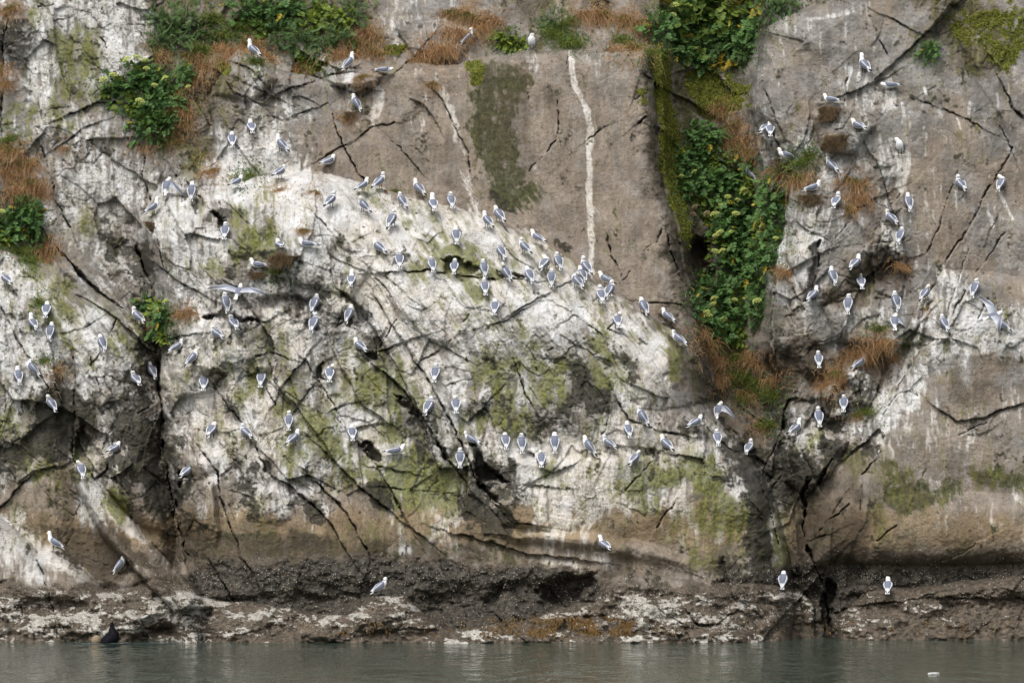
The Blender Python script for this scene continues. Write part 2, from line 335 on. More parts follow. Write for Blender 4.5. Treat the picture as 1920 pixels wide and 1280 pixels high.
# ---- cracks traced one by one: points, half width (photo px), depth (m), step between the two sides (m)
C = [
 ([(18,22),(6,90),(3,160),(2,245)],4,.5,.1), ([(78,275),(95,325),(105,380),(130,430)],2.5,.3,.06), ([(272,290),(268,330),(282,372),(284,396)],3,.4,.12),
 ([(130,215),(160,203),(185,190),(225,195)],3,.35,.08), ([(115,270),(150,245),(175,235)],3,.3,.05), ([(185,70),(200,90)],2.5,.25,.0), ([(70,15),(98,8)],2,.2,.0),
 ([(108,465),(160,525),(200,560),(228,580)],7,.7,.1), ([(255,460),(270,500),(283,540)],7,.6,.15), ([(300,500),(340,530),(372,547)],3.5,.4,.1), ([(290,430),(306,500)],2.5,.3,.05),
 ([(0,575),(20,610),(30,632),(46,662),(60,676),(85,715),(96,732)],2.5,.3,.06), ([(60,600),(63,632)],2,.2,0), ([(120,622),(150,615),(166,605)],2,.2,.04), ([(218,598),(204,627)],2.5,.3,.04),
 ([(525,175),(600,150),(650,132)],3,.3,.08), ([(680,185),(712,155)],2.5,.3,.04), ([(620,200),(630,235),(645,275),(670,320),(692,346)],4,.4,.08), ([(675,256),(700,236),(742,230)],2.5,.3,.05),
 ([(730,255),(745,270),(790,322)],2,.25,.03), ([(800,160),(830,190),(860,250),(878,285),(880,322)],2.5,.3,.06), ([(745,135),(772,110),(802,75)],3,.4,.1), ([(595,300),(650,270)],2.5,.25,.05),
 ([(1045,190),(1046,240),(1040,265),(1010,295),(990,322)],3,.35,.04), ([(1100,265),(1118,250),(1132,240)],3.5,.4,.04), ([(1194,232),(1212,218)],4.5,.5,.05), ([(1190,186),(1206,175)],3,.3,0),
 ([(988,155),(995,205)],2,.2,0), ([(1064,95),(1068,165)],2.5,.3,.03), ([(1137,440),(1145,475),(1163,505),(1165,515)],2.5,.3,.03), ([(1244,425),(1230,450),(1207,468)],2.2,.25,.02),
 ([(1250,440),(1262,480),(1275,510)],3,.35,.08), ([(1220,565),(1280,572)],2,.2,.03), ([(1180,508),(1170,522)],2,.2,0),
 ([(1640,55),(1655,90),(1672,122)],2,.25,.03), ([(1650,140),(1670,125),(1720,78),(1740,60),(1790,10)],3.5,.4,.1), ([(1590,175),(1632,157)],3.5,.4,.1), ([(1585,205),(1589,150)],2,.2,.03),
 ([(1735,190),(1780,210),(1850,246)],2,.22,.03), ([(1670,35),(1712,55)],2,.25,.05), ([(1880,160),(1900,205),(1918,222)],4,.45,.1), ([(1880,245),(1896,282)],2.5,.3,.05), ([(1437,170),(1450,210),(1466,246)],2,.25,.04),
 ([(1450,250),(1470,286)],4,.4,.1), ([(1900,278),(1850,365),(1800,450),(1765,505),(1742,545)],3.5,.5,.16), ([(1788,345),(1762,420),(1738,472)],2.2,.3,.06), ([(1896,420),(1860,475),(1828,512)],2,.25,.05),
 ([(1815,470),(1792,540),(1772,600)],2,.25,.05), ([(1812,545),(1780,600),(1770,625),(1730,650),(1700,700),(1660,760)],2.4,.3,.08), ([(1852,560),(1830,597)],3,.35,.04), ([(1690,365),(1670,385),(1622,462)],2.5,.3,.12),
 ([(1600,396),(1652,370)],2.2,.25,.06), ([(1592,415),(1570,440),(1555,482)],2,.25,.05), ([(1537,450),(1535,500),(1524,542)],5,.45,.12), ([(1480,525),(1502,562)],2,.25,.04), ([(1732,578),(1724,612)],3,.35,.05),
 ([(1630,770),(1655,690),(1730,600)],2.2,.25,.1),
 ([(138,672),(143,720),(140,770),(137,830),(139,862)],3.5,.4,.16), ([(168,670),(176,700),(190,737)],2,.25,.05), ([(190,660),(170,685)],2.5,.3,.03), ([(291,755),(260,776)],2.5,.3,.05),
 ([(300,640),(300,740),(308,800),(315,880),(325,960),(350,1040)],7,.7,.1), ([(0,950),(30,920),(60,890),(66,885),(100,875)],3,.35,.1), ([(398,720),(430,765),(454,796)],2.2,.25,.05), ([(478,826),(492,862)],4,.35,.05),
 ([(383,850),(410,885),(412,932),(430,980),(450,1042)],3,.35,.1), ([(140,862),(165,880),(178,902),(200,880),(204,862)],3,.35,.06), ([(8,720),(12,760),(3,800)],2,.2,.03),
 ([(716,697),(756,730),(791,778),(828,842),(873,903)],4.0,.45,.16), ([(759,645),(799,706),(847,789),(892,895),(940,945)],3.4,.45,.14), ([(666,823),(708,874),(735,922),(767,980)],3.4,.4,.14),
 ([(607,845),(671,908),(759,980),(795,1008)],2.6,.32,.10), ([(480,834),(497,880),(546,908),(618,980),(650,1030)],2.8,.35,.12), ([(590,900),(640,950),(668,990),(690,1030)],3,.35,.08), ([(573,680),(600,716),(633,769)],2.4,.3,.08),
 ([(522,742),(550,700),(583,658)],2.4,.3,.07), ([(549,775),(565,750),(583,730)],2.2,.25,.05), ([(708,656),(730,650),(775,636)],2.4,.3,.06), ([(785,682),(812,665),(838,644)],2,.25,.04), ([(623,768),(660,757)],2.6,.3,.04),
 ([(711,876),(756,884)],2.5,.35,.06), ([(732,915),(786,920)],2.2,.3,.05), ([(505,680),(520,720),(545,755)],2.2,.25,.05), ([(488,700),(515,762)],2.4,.3,.06), ([(480,668),(505,660),(540,672)],2,.25,.04), ([(595,705),(592,690),(604,683)],3,.3,.05),
 ([(975,705),(985,740),(996,758)],2.6,.3,.05), ([(1140,770),(1138,800),(1128,815)],2.4,.3,.05), ([(1160,756),(1175,785),(1190,794),(1230,806),(1272,812)],3,.4,.10), ([(1242,845),(1200,890),(1175,918)],2.5,.3,.05),
 ([(985,840),(1000,850),(1010,875),(1040,885),(1058,876)],3,.35,.10), ([(958,908),(1030,912)],2.6,.3,.06), ([(1270,935),(1265,950),(1245,970),(1233,988)],3,.4,.05), ([(1020,660),(1038,655)],2,.2,0), ([(1055,668),(1078,648)],2,.2,.03),
 ([(1420,890),(1436,930),(1446,962),(1460,1020)],3.2,.4,.08), ([(1458,828),(1440,860),(1430,892)],3.5,.4,.08), ([(962,665),(985,740)],1.6,.18,.03), ([(1000,640),(1006,700)],1.6,.15,0),
 ([(962,588),(1000,565),(1062,530)],2.4,.3,.06), ([(930,607),(955,600),(985,580)],2.2,.3,.05), ([(880,590),(860,610),(845,640)],2,.25,.04), ([(1060,600),(1078,588),(1095,600)],1.8,.2,.03), ([(1105,610),(1130,630)],1.8,.2,.03),
 ([(1155,605),(1140,618),(1165,625)],4,.4,.03), ([(640,585),(630,612),(655,590)],2.4,.3,.04), ([(742,602),(710,650)],3,.35,.06), ([(690,600),(702,616)],4,.4,.05), ([(705,560),(730,605),(765,650)],2.4,.3,.08), ([(480,610),(510,595)],2.5,.3,.05),
 ([(700,515),(735,560),(745,575)],2,.22,.05), ([(720,520),(770,555)],2,.2,.05), ([(725,512),(800,508),(900,520),(985,524)],2.4,.35,.1), ([(705,480),(725,478)],2,.2,.03),
 ([(1562,858),(1532,908),(1512,938),(1505,982),(1515,1030),(1540,1082),(1554,1150),(1556,1200)],6.5,.8,.16), ([(1492,908),(1504,940)],3.5,.35,.03), ([(1592,915),(1577,936),(1560,962)],2.4,.25,.04), ([(1652,850),(1616,890)],2.4,.3,.06),
 ([(1765,770),(1792,790),(1840,785),(1872,770),(1912,757)],2.4,.3,.08), ([(1850,790),(1800,814)],2,.22,.03), ([(1590,945),(1570,965),(1550,975),(1536,997)],2.2,.28,.04), ([(1680,985),(1645,1012)],2,.25,.03),
 ([(1520,1012),(1552,1000)],2.4,.28,.03), ([(1832,1018),(1780,1046)],1.8,.2,.04), ([(1615,890),(1612,960)],1.8,.2,.04), ([(1470,880),(1440,930)],2.5,.3,.05), ([(1740,880),(1700,960)],1.4,.12,.0),
 ([(390,1050),(420,1100),(440,1125)],2.6,.3,.05), ([(455,1050),(480,1090)],2.2,.25,.03), ([(68,1050),(90,1110),(100,1150)],3,.35,.06), ([(40,1140),(42,1165)],2.4,.25,0), ([(930,945),(965,980),(1000,985)],3,.4,.06),
 ([(860,1000),(1000,1040),(1100,1052)],2,.25,.12), ([(1290,1150),(1310,1175),(1345,1172),(1370,1150)],2.6,.3,.05), ([(1005,1075),(1062,1140)],2.4,.3,.04), ([(1205,1080),(1215,1100)],3,.35,.04),
 ([(350,1000),(362,975),(380,985)],2,.25,.04), ([(1600,1115),(1680,1100)],2.4,.3,.08), ([(1560,1150),(1600,1135),(1690,1125),(1740,1115)],2.2,.3,.08), ([(1770,1120),(1920,1122)],2.2,.3,.08),
 ([(470,160),(520,185)],2.5,.3,.06), ([(420,150),(440,175),(480,190)],2.5,.3,.06), ([(560,215),(600,200)],2,.2,.04), ([(440,120),(470,130),(490,150)],3,.35,.08), ([(590,400),(615,430)],2,.2,.04), ([(310,640),(345,630),(372,625)],2.4,.3,.05),
 ([(352,345),(380,375)],2.6,.3,.05), ([(330,330),(350,360)],2.2,.25,.05), ([(425,380),(455,410)],2.2,.25,.05), ([(430,470),(445,490)],2.4,.25,.04),
]
for pts, hw, depth, step in C:
    sl = pad_box(pts, 70)
    x = PX[sl] + 2.6 * w1[sl] + 2.0 * j1[sl]; y = PY[sl] + 2.6 * w2[sl] + 2.0 * j2[sl]
    d, side = line_dist(x, y, pts)
    if 560 < pts[0][0] < 1290 and pts[0][1] < 330: hw, step = hw * .7, step * .5             # the brown wall's joints are tight
    ww = hw * .50 * (.75 + 1.1 * fbm(PX[sl] / 22, PY[sl] / 22, 3, 5))
    g = np.clip(1 - d / np.maximum(ww, .8), 0, 1) ** .7 * sstep(-.1, .5, ww)
    OUT[sl] -= depth * g * (.75 + .5 * j2[sl])
    OUT[sl] += step * .8 * -side * np.exp(-d / 34) * sstep(.0, 2.0, d) * (1 if hw < 5 else 0)
    CRK[sl] = np.maximum(CRK[sl], g)

# ------------------------------------------------------------------ where the birds are: column, row of the body's middle, pose, heading (0 right, 90 into the cliff, 180 left, 270 to us)
u, h, t, s, p, n, w, f = 'u', 'h', 't', 's', 'p', 'n', 'w', 'f'
BIRDS = [
 ("below the shrubs at top left", [(474,93,t,150),(656,116,u,35),(719,131,n,15),(667,192,h,150)]),
 ("on the rim at top centre", [(878,68,u,40),(997,78,h,275)]),
 ("on ledges above the dome's left end", [(471,237,u,95),(435,262,h,105),(527,270,u,140),(614,300,u,45),(524,320,u,45),(443,337,u,50)]),
 ("by the crack left of the dome", [(313,349,w,70),(360,358,h,75),(287,387,t,35),(422,433,h,95)]),
 ("along the dome's upper left edge", [(620,374,u,50),(679,345,u,40),(712,339,u,45),(682,383,p,140),(735,412,h,60),(754,374,h,130),(784,351,u,140),(812,382,t,95),(846,374,h,110)]),
 ("on the dome's white upper shoulder", [(913,412,u,140),(936,402,h,140),(1009,443,u,140),(983,461,u,140),(940,471,h,135),(855,440,h,90),(710,462,u,145)]),
 ("on the straight ledge across the dome", [(749,487,h,90),(810,494,h,115),(852,498,h,90),(907,501,h,110),(947,510,p,140),(993,516,h,110),(1034,519,h,95)]),
 ("on the dome's left nest tufts", [(524,457,s,100),(576,455,s,165),(484,494,s,160)]),
 ("crowded on the dome's right shoulder", [(1021,493,p,50),(1046,488,h,115),(1097,499,u,130),(1091,512,h,120),(1082,526,p,130),(1136,521,u,145),(1145,542,h,55),(1126,552,u,95)]),
 ("low on the dome's right rim", [(1207,573,h,135),(1250,589,u,145),(1158,601,p,100),(1271,633,u,145)]),
 ("on the face under the straight ledge", [(909,537,h,95),(928,574,h,90),(659,523,t,95),(591,568,h,45),(655,588,h,45),(589,606,h,60),(674,646,u,140)]),
 ("around the plant in the left fissure", [(422,567,h,125),(437,604,u,120),(406,622,u,130),(258,592,u,140),(332,647,u,35),(360,670,h,30)]),
 ("on the left buttress's upper part", [(11,520,u,140),(87,580,h,95),(61,604,t,120),(96,620,h,70),(192,642,h,125)]),
 ("on the left buttress's lower part", [(34,703,h,115),(60,690,p,160),(95,755,p,140),(254,709,u,120),(284,693,h,135),(213,838,u,60),(152,880,p,110)]),
 ("on the dome's cracked lower left", [(382,716,h,95),(490,708,h,90),(618,700,p,100),(396,805,h,60),(461,808,u,140),(542,787,h,95),(552,819,u,35),(351,882,u,40)]),
 ("between the dome's diagonal cracks", [(816,700,h,90),(804,761,h,65),(855,758,h,90),(660,810,h,95),(742,843,s,20),(884,821,u,145),(863,856,h,90)]),
 ("on the dome's long lower ledge", [(948,825,h,90),(978,830,h,105),(1015,859,h,85),(1040,829,h,95),(1104,837,h,150),(1142,828,u,145),(1190,857,p,40),(1248,831,u,130)]),
 ("above the long lower ledge's right end", [(1178,804,h,100),(1204,780,h,150),(1303,790,u,40),(1345,819,h,90)]),
 ("on rocks at the gully foot", [(1348,766,w,60),(1405,836,u,65),(1492,801,t,30),(1535,781,h,90),(1582,754,h,80),(1611,679,u,30),(1535,673,h,95)]),
 ("high on the grey top right slab", [(1620,122,t,130),(1670,160,n,165),(1610,233,u,140)]),
 ("by hanging nest tufts right of gully", [(1558,184,s,150),(1436,238,u,55),(1444,243,u,95),(1472,288,s,200),(1557,307,u,140),(1406,323,u,140),(1525,349,s,10),(1568,378,u,75)]),
 ("on the right slab's open face", [(1688,276,p,250),(1801,344,u,130),(1878,342,p,60),(1703,378,h,110),(1669,406,u,140),(1688,440,h,60)]),
 ("on white blocks of the right cliff", [(1604,492,u,45),(1560,516,h,120),(1614,527,u,95),(1526,550,u,30),(1591,569,h,85),(1679,564,h,115),(1736,548,p,30),(1677,603,w,90)]),
 ("by the far right diagonal crack", [(1829,540,h,50),(1771,605,h,110),(1880,607,h,150)]),
 ("on low rocks above the water", [(102,1016,t,165),(227,1057,h,20),(714,1098,u,30),(1134,1020,t,120),(1468,1086,h,80),(1665,1097,u,90)]),
]
FOOT = {'u': 15, 'h': 14, 't': 16, 's': 8, 'p': 14, 'n': 11, 'w': 14}
for zone, lst in BIRDS:                                  # every perch is a small real ledge
    for (bx, by, pose, yaw) in lst:
        fy_ = by + FOOT[pose]
        half = 8 if pose != 's' else 22
        sl = window(bx - 45, fy_ - 42, bx + 45, fy_ + 60)
        x, y = PX[sl] + 2 * w1[sl], PY[sl]
        j = np.searchsorted(AY, fy_ + 5); i = np.searchsorted(AX, bx)
        lat = 1 - sstep(half * .7, half * 1.5, np.abs(x - bx))
        dyy = y - fy_ - 1.5 * w2[sl]
        ref = np.median(OUT[j:j + 6, i - 5:i + 6])
        below = sstep(-2.0, 1.2, dyy) * np.exp(-np.clip(dyy, 0, 99) / 12)
        OUT[sl] = OUT[sl] * (1 - .85 * lat * below) + (np.maximum(OUT[sl], ref + .10)) * (.85 * lat * below)
        above = (1 - sstep(-3.0, 0.0, dyy)) * (1 - sstep(.6, 1.3, ((x - bx) / 20) ** 2 + (dyy / 32) ** 2))
        lat = 1.0 + 0 * x
        OUT[sl] = OUT[sl] * (1 - .8 * lat * above) + np.maximum(np.minimum(OUT[sl], ref - .04), OUT[sl] - .12) * (.8 * lat * above)

def out_at(px, py):
    i = min(max(int(np.searchsorted(AX, px)), 0), len(AX) - 1); j = min(max(int(np.searchsorted(AY, py)), 0), len(AY) - 1)
    return float(OUT[j, i])
def place(px, py, out):
    k = (D - out) / D
    return Vector(((px - 960) / PPM * k, -out, CAMH + (HORIZON - py) / PPM * k))
def on_cliff(px, py, proud=0.0):
    return place(px, py, out_at(px, py) + proud)

# ------------------------------------------------------------------ stains: guano, algae, lichen, wet rock
diag = sstep(560, 760, PX) * (1 - sstep(1330, 1400, PX)) * sstep(300, 360, PY) * (1 - sstep(640, 760, PY))      # runs slant down the dome's shoulder
diag = np.maximum(diag, sstep(60, 110, PX) * (1 - sstep(270, 300, PX)) * sstep(470, 510, PY) * (1 - sstep(690, 760, PY)))
def streak(sx, sy, octv, sd_):
    a = fbm(WX / sx, PY / sy, octv, sd_)
    ca, sa = math.cos(math.radians(55)), math.sin(math.radians(55))
    b = fbm((-WX * sa + PY * ca) / sx, (WX * ca + PY * sa) / sy, octv, sd_ + 3)
    return a * (1 - diag) + b * diag
st1 = streak(7, 46, 4, 0); st2 = streak(12, 50, 4, 5); st3 = streak(5, 26, 3, 11)
bl1 = fbm(WX / 26, WY / 26, 5, 13, .62); bl2 = fbm(WX / 34 + 7, WY / 34, 5, 16, .62); bl3 = fbm(WX / 16, WY / 16, 4, 19, .62)
fine = fbm(PX / 5, PY / 5, 3, 21)

STAIN = [  # channel (W white, G algae, K black, O olive panel, M moss, D wet), shape, half width or edge, strength
 ('O', [(876,128),(915,112),(968,112),(1000,150),(968,230),(985,320),(960,385),(915,360),(894,300),(876,210)], 24, .74), ('D', [(880,120),(1005,110),(1000,330),(900,340)], 24, .42),
 ('O', [(905,345),(960,360),(1000,330),(1040,350),(1000,400),(930,385)], 14, .6),
 ('w', [(1070,100),(1080,170),(1098,215),(1105,250),(1105,330),(1108,420),(1112,512)], 7.5, 1.35), ('w', [(704,165),(707,235)], 11, .8), ('w', [(812,140),(835,185),(858,240),(868,285)], 9, .9), ('w', [(868,320),(886,375)], 9, .8),
 ('w', [(60,0),(75,60),(86,130),(90,185)], 7, 1.0), ('w', [(690,560),(760,655),(800,720)], 6, .6), ('w', [(1690,290),(1692,350)], 14, 1.0), ('w', [(1665,150),(1668,200)], 9, .9), ('w', [(1520,40),(1600,18)], 5, .5), ('w', [(1592,140),(1586,195)], 3, 1.0),
 ('w', [(1735,160),(1740,172)], 3, 1.2), ('w', [(1688,190),(1694,218)], 3, 1.2), ('w', [(1793,225),(1800,246)], 3, 1.1), ('w', [(1880,365),(1898,410)], 3, 1.1), ('w', [(1853,400),(1862,425)], 4, 1.0), ('w', [(1520,440),(1500,520)], 14, .5),
 ('w', [(1015,885),(1018,970)], 11, .8), ('w', [(752,980),(756,1055)], 7, .9), ('w', [(806,1010),(802,1060)], 6, .7), ('w', [(1445,1000),(1480,1085)], 7, .7), ('w', [(1455,920),(1470,960)], 6, .5), ('w', [(95,1035),(120,1055),(150,1075)], 15, .5), ('w', [(175,960),(260,1060)], 7, .5),
 ('w', [(360,905),(385,960)], 16, .6), ('w', [(640,805),(700,880)], 16, .5), ('w', [(1150,1068),(1165,1085)], 10, .6), ('w', [(1185,1040),(1360,1090)], 3, .5), ('w', [(0,968),(50,1010)], 12, .4), ('w', [(1800,640),(1860,600)], 25, .4), ('w', [(1720,640),(1670,720)], 12, .4),
 ('w', [(890,1020),(1000,1050),(1080,1062)], 7, .45), ('w', [(1790,800),(1830,820)], 10, .3), ('w', [(1602,690),(1600,720)], 10, .7), ('w', [(1490,815),(1495,850)], 10, .7), ('w', [(1540,800),(1545,820)], 10, .6),
 ('G', [(1290,858),(1330,850),(1355,900),(1340,930),(1295,910)], 22, .9), ('G', [(1225,880),(1275,885),(1270,920),(1230,915)], 18, .5), ('G', [(640,880),(800,850),(880,900),(840,950),(720,930)], 40, .55), ('G', [(570,760),(640,770),(650,860),(590,850)], 30, .45),
 ('G', [(1240,660),(1270,655),(1285,720),(1262,715)], 10, .7), ('G', [(840,475),(880,465),(905,500),(860,512)], 10, .7), ('G', [(900,530),(930,530),(925,560),(880,555)], 10, .5), ('G', [(1330,930),(1410,940),(1400,1000),(1320,990)], 40, .55), ('G', [(1410,1030),(1450,1030),(1440,1080)], 14, .6),
 ('G', [(215,905),(240,935),(225,985),(195,945)], 10, .9), ('G', [(140,800),(160,790),(158,870),(140,860)], 10, .7), ('O', [(60,130),(130,100),(150,160),(90,180),(50,170)], 24, .42), ('O', [(25,120),(60,110),(70,180),(30,190)], 16, .45), ('O', [(190,60),(250,60),(240,110),(200,100)], 20, .35), ('O', [(175,40),(195,40),(205,170),(185,170)], 12, .4),
 ('O', [(340,1005),(560,1000),(760,1012),(900,1010),(990,1040),(980,1062),(600,1050),(350,1050)], 14, .55), ('D', [(330,1000),(1000,1010),(1000,1060),(330,1055)], 22, .25), ('O', [(0,890),(110,900),(140,960),(60,1000),(0,950)], 40, .3),
 ('w', [(160,900),(200,945),(250,995)], 13, 1.0), ('w', [(250,990),(300,1045),(345,1090)], 10, .55), ('w', [(85,1042),(110,1060)], 20, .6), ('w', [(130,1062),(175,1095)], 14, .7), ('w', [(250,1065),(290,1075)], 12, .5), ('w', [(0,985),(40,1020)], 16, .35),
 ('w', [(390,905),(402,895)], 12, .7), ('K', [(1402,880),(1440,900),(1448,1000),(1450,1070),(1418,1075),(1405,980)], 14, .75), ('G', [(1446,990),(1475,1000),(1492,1090),(1462,1080)], 10, .75), ('w', [(1455,1000),(1478,1085)], 9, .8), ('D', [(1490,930),(1600,900),(1630,1000),(1600,1080),(1500,1085)], 30, .55), ('w', [(1680,600),(1668,700),(1650,760)], 14, .5), ('w', [(1790,600),(1900,610)], 28, .25), ('D', [(1620,1035),(2000,1040),(2000,1080),(1620,1085)], 14, .5), ('w', [(1000,1068),(1080,1066)], 5, .3), ('D', [(185,965),(240,1010),(320,1100),(250,1060),(200,1050),(150,1010)], 10, .9), ('D', [(110,1000),(190,1000),(235,1060),(205,1095),(150,1055)], 10, 1.1), ('D', [(70,985),(150,985),(140,1040),(100,1020)], 14, .7), ('G', [(150,40),(170,120),(150,160)], 12, .5), ('G', [(0,200),(70,190),(60,260),(0,250)], 16, .5),
 ('G', [(110,500),(230,590),(280,640),(260,680),(200,640)], 30, .35), ('G', [(745,690),(760,700),(755,790),(735,770)], 10, .5), ('G', [(760,800),(780,790),(790,830),(770,840)], 10, .4),
 ('O', [(1040,670),(1100,650),(1190,640),(1220,690),(1180,730),(1120,760),(1060,750),(1030,700)], 34, .42), ('O', [(940,600),(975,600),(972,650),(945,640)], 14, .5), ('O', [(960,760),(1030,740),(1080,770),(1040,800),(970,800)], 24, .5), ('O', [(905,700),(950,700),(940,760),(910,760)], 16, .4),
 ('O', [(455,425),(510,415),(560,440),(545,470),(470,475)], 20, .6), ('O', [(350,490),(378,490),(378,525),(355,525)], 10, .5), ('O', [(440,380),(470,380),(470,420),(440,410)], 16, .4), ('O', [(1645,930),(1700,905),(1790,905),(1800,930),(1745,950),(1690,975),(1660,950)], 16, 1.0), ('O', [(1800,890),(1920,875),(1960,890),(1920,925),(1840,918)], 16, .7),
 ('O', [(1640,860),(1700,850),(1740,900),(1680,930),(1640,910)], 34, .5), ('O', [(1290,905),(1330,910),(1325,945),(1280,940)], 16, .5), ('O', [(1680,200),(1720,160),(1780,120),(1860,200),(1800,170)], 24, .3), ('O', [(1800,100),(1850,140),(1870,160),(1820,140)], 14, .8),
 ('M', [(1222,80),(1245,90),(1290,330),(1300,460),(1270,440),(1244,320),(1232,180)], 10, 1.2), ('M', [(1285,130),(1350,130),(1380,200),(1330,225),(1285,200)], 24, .9), ('M', [(1360,130),(1410,150),(1400,210),(1360,190)], 16, .6), ('M', [(870,115),(905,110),(915,150),(880,165)], 14, .8), ('M', [(1770,20),(1900,0),(1960,60),(1900,130),(1800,90)], 34, .6),
 ('M', [(730,85),(760,88),(750,115),(720,110)], 10, .8), ('M', [(550,100),(620,110),(610,140),(545,140)], 16, .7), ('M', [(395,110),(430,118),(420,150),(395,140)], 10, .6), ('M', [(1190,150),(1215,140),(1222,200),(1200,190)], 12, .5),
 ('K', [(270,830),(300,850),(310,950),(290,960),(265,880)], 14, .9), ('K', [(215,770),(280,790),(285,860),(240,850)], 30, .6), ('K', [(60,790),(130,760),(170,800),(120,860),(60,850)], 30, .6), ('K', [(690,905),(720,890),(735,930),(720,950),(700,945)], 12, .8), ('K', [(560,950),(600,950),(600,985),(560,975)], 12, .5),
 ('K', [(420,740),(445,770),(450,800),(425,790)], 10, .6), ('K', [(1420,900),(1440,920),(1435,1000),(1410,980)], 14, .6), ('K', [(1480,880),(1520,850),(1540,900),(1510,940)], 18, .6), ('K', [(860,945),(960,960),(980,985),(880,975)], 10, .9), ('K', [(1250,960),(1270,945),(1260,980)], 10, .4),
 ('K', [(1130,680),(1200,670),(1210,720),(1160,740)], 24, .4), ('K', [(1420,1010),(1440,1010),(1450,1080),(1425,1080)], 12, .8), ('K', [(1030,440),(1075,445),(1070,480),(1030,470)], 14, .5), ('K', [(900,350),(970,370),(985,400),(930,395)], 14, .5), ('K', [(180,455),(215,450),(215,490),(190,490)], 14, .4),
 ('D', [(1300,420),(1345,430),(1345,560),(1320,610),(1285,540)], 20, .8), ('D', [(1420,640),(1600,640),(1600,760),(1450,800)], 60, .45), ('D', [(440,1010),(880,1000),(900,1040),(700,1070),(400,1060)], 26, .3), ('D', [(1490,960),(1530,950),(1600,1060),(1540,1100),(1480,1080)], 30, .6), ('D', [(1650,470),(1710,480),(1710,560),(1640,570)], 20, .6),
 ('D', [(1640,1040),(2000,1040),(2000,1090),(1640,1090)], 18, .6), ('D', [(100,990),(220,960),(260,1040),(180,1060)], 30, .5), ('D', [(1680,660),(1800,640),(1960,660),(1960,720),(1780,770),(1700,720)], 40, .22), ('D', [(1010,130),(1050,160),(1040,260),(1015,290)], 18, .3),
]
OLV = np.zeros(SHAPE, np.float32); MOS = np.zeros(SHAPE, np.float32)
CH = {'W': mW, 'G': mG, 'K': mK, 'O': OLV, 'M': MOS, 'D': mD}
for ch, pts, e, amt in STAIN:
    sl = pad_box(pts, 40)
    if ch == 'w':
        d, _ = line_dist(PX[sl] + 5 * w1[sl], PY[sl] + 5 * w2[sl], pts)
        mW[sl] += amt * .75 * (1 - sstep(e * .35, e * 1.35, d))
    else:
        q = poly_sdf(PX[sl] + 10 * w1[sl] + 5 * j1[sl], PY[sl] + 10 * w2[sl] + 5 * j2[sl], pts)
        CH[ch][sl] += amt * sstep(-e * .5, e * .7, q)
for zone, lst in BIRDS:                                  # droppings below each perch
    for (bx, by, pose, yaw) in lst:
        fy_ = by + FOOT[pose]
        sl = window(bx - 30, fy_ - 8, bx + 30, fy_ + 75)
        dx, dy_ = PX[sl] - bx, PY[sl] - fy_
        mW[sl] += .42 * np.exp(-(dx / 13) ** 2) * sstep(-6, 2, dy_) * (1 - sstep(15, 70, dy_)) * (PY[sl] < 1070)

# the brown wall keeps clear of the dome's whitewash; the dome's own rim is the whitest
sl = window(420, 80, 1340, 720)
dd = poly_sdf(WX[sl], WY[sl], DOME); wd = poly_sdf(WX[sl], WY[sl], WALL)
onwall = sstep(-2, 2, wd) * (1 - sstep(-3, 1.5, dd)) * sstep(560, 640, PX[sl] + .5 * (PY[sl] - 300))
mW0 = mW[sl]
mW[sl] = mW0 * (1 - onwall) + onwall * (mW0 * .85 - .08)
mG[sl] *= 1 - .7 * onwall
mB[sl] = np.maximum(mB[sl], .75 * onwall)
rim = sstep(-1, 2, dd) * np.exp(-np.clip(dd, 0, 400) / 55) * sstep(470, 600, PX[sl])
mW[sl] += .35 * rim; mG[sl] += .12 * rim

band = sstep(915, 985, PY + 20 * w1) * (1 - .6 * sstep(995, 1040, PY + 12 * w2)) * (1 - tidal)                                        # washed tan-brown band above the tide
cap = np.clip(np.gradient(OUT, axis=0), -.05, .05)
def ramp(lo, hi, x):
    return np.clip((x - lo) / (hi - lo), 0, 1)
wsum = mW + .26 * st1 + .15 * bl1 + .18 * st3 + .10 * fine
W_ = .55 * ramp(.24, 1.0, wsum) + .45 * sstep(.44, .72, wsum)
G_ = ramp(.26, .82, mG * 1.10 + .10 * sstep(.5, .75, mW) * sstep(300, 420, PY) + .24 * st2 + .18 * bl2 + .24 * st3 + .10 * fine)
K_ = ramp(.34, .62, mK + .26 * bl3 + .20 * bl2 + .18 * fine + .16 * st1)
O_ = ramp(.28, .66, OLV + .16 * bl2 + .22 * bl3 + .20 * st3 + .10 * fine)
M_ = sstep(.36, .62, MOS + .22 * bl3 + .12 * fine)
D_ = np.clip(mD + .20 * bl1 + .18 * st2, 0, 1)
B_ = np.clip(mB + .22 * bl2 + .14 * st2 + .25 * band, 0, 1)
# barnacles: pale crusts on the shelf, specks above it
crust = ramp(.0, .75, .75 * fbm(WX / 34, WY / 12, 5, 9, .7) + .35 * fbm(PX / 6, PY / 4, 2, 2) + .35 * lump + .25 * sstep(1100, 1150, PY) - .40 * sstep(1148, 1180, PY) - .45 * sstep(1480, 1650, PX) - .10 * sstep(640, 700, PX) * (1 - sstep(1000, 1050, PX)) + .20 * (1 - sstep(380, 480, PX)) + 3 * cap) * tidal * sstep(1095, 1120, PY)
shf = sstep(-2, 5, poly_sdf(WX, WY, SHELF))
for mi in (9, 10, 11):
    sl = pad_box(MASSES[mi][0], 10)
    shf[sl] = np.maximum(shf[sl], sstep(0, 6, poly_sdf(WX[sl], WY[sl], MASSES[mi][0])))
crust *= .12 + .88 * shf
W_ = W_ * (1 - tidal * .85 * (1 - .6 * sstep(1125, 1080, PY) * (PX < 330)))
TID = tidal
A_ = np.stack([W_, G_, K_, O_], -1).reshape(-1, 4).astype(np.float32)
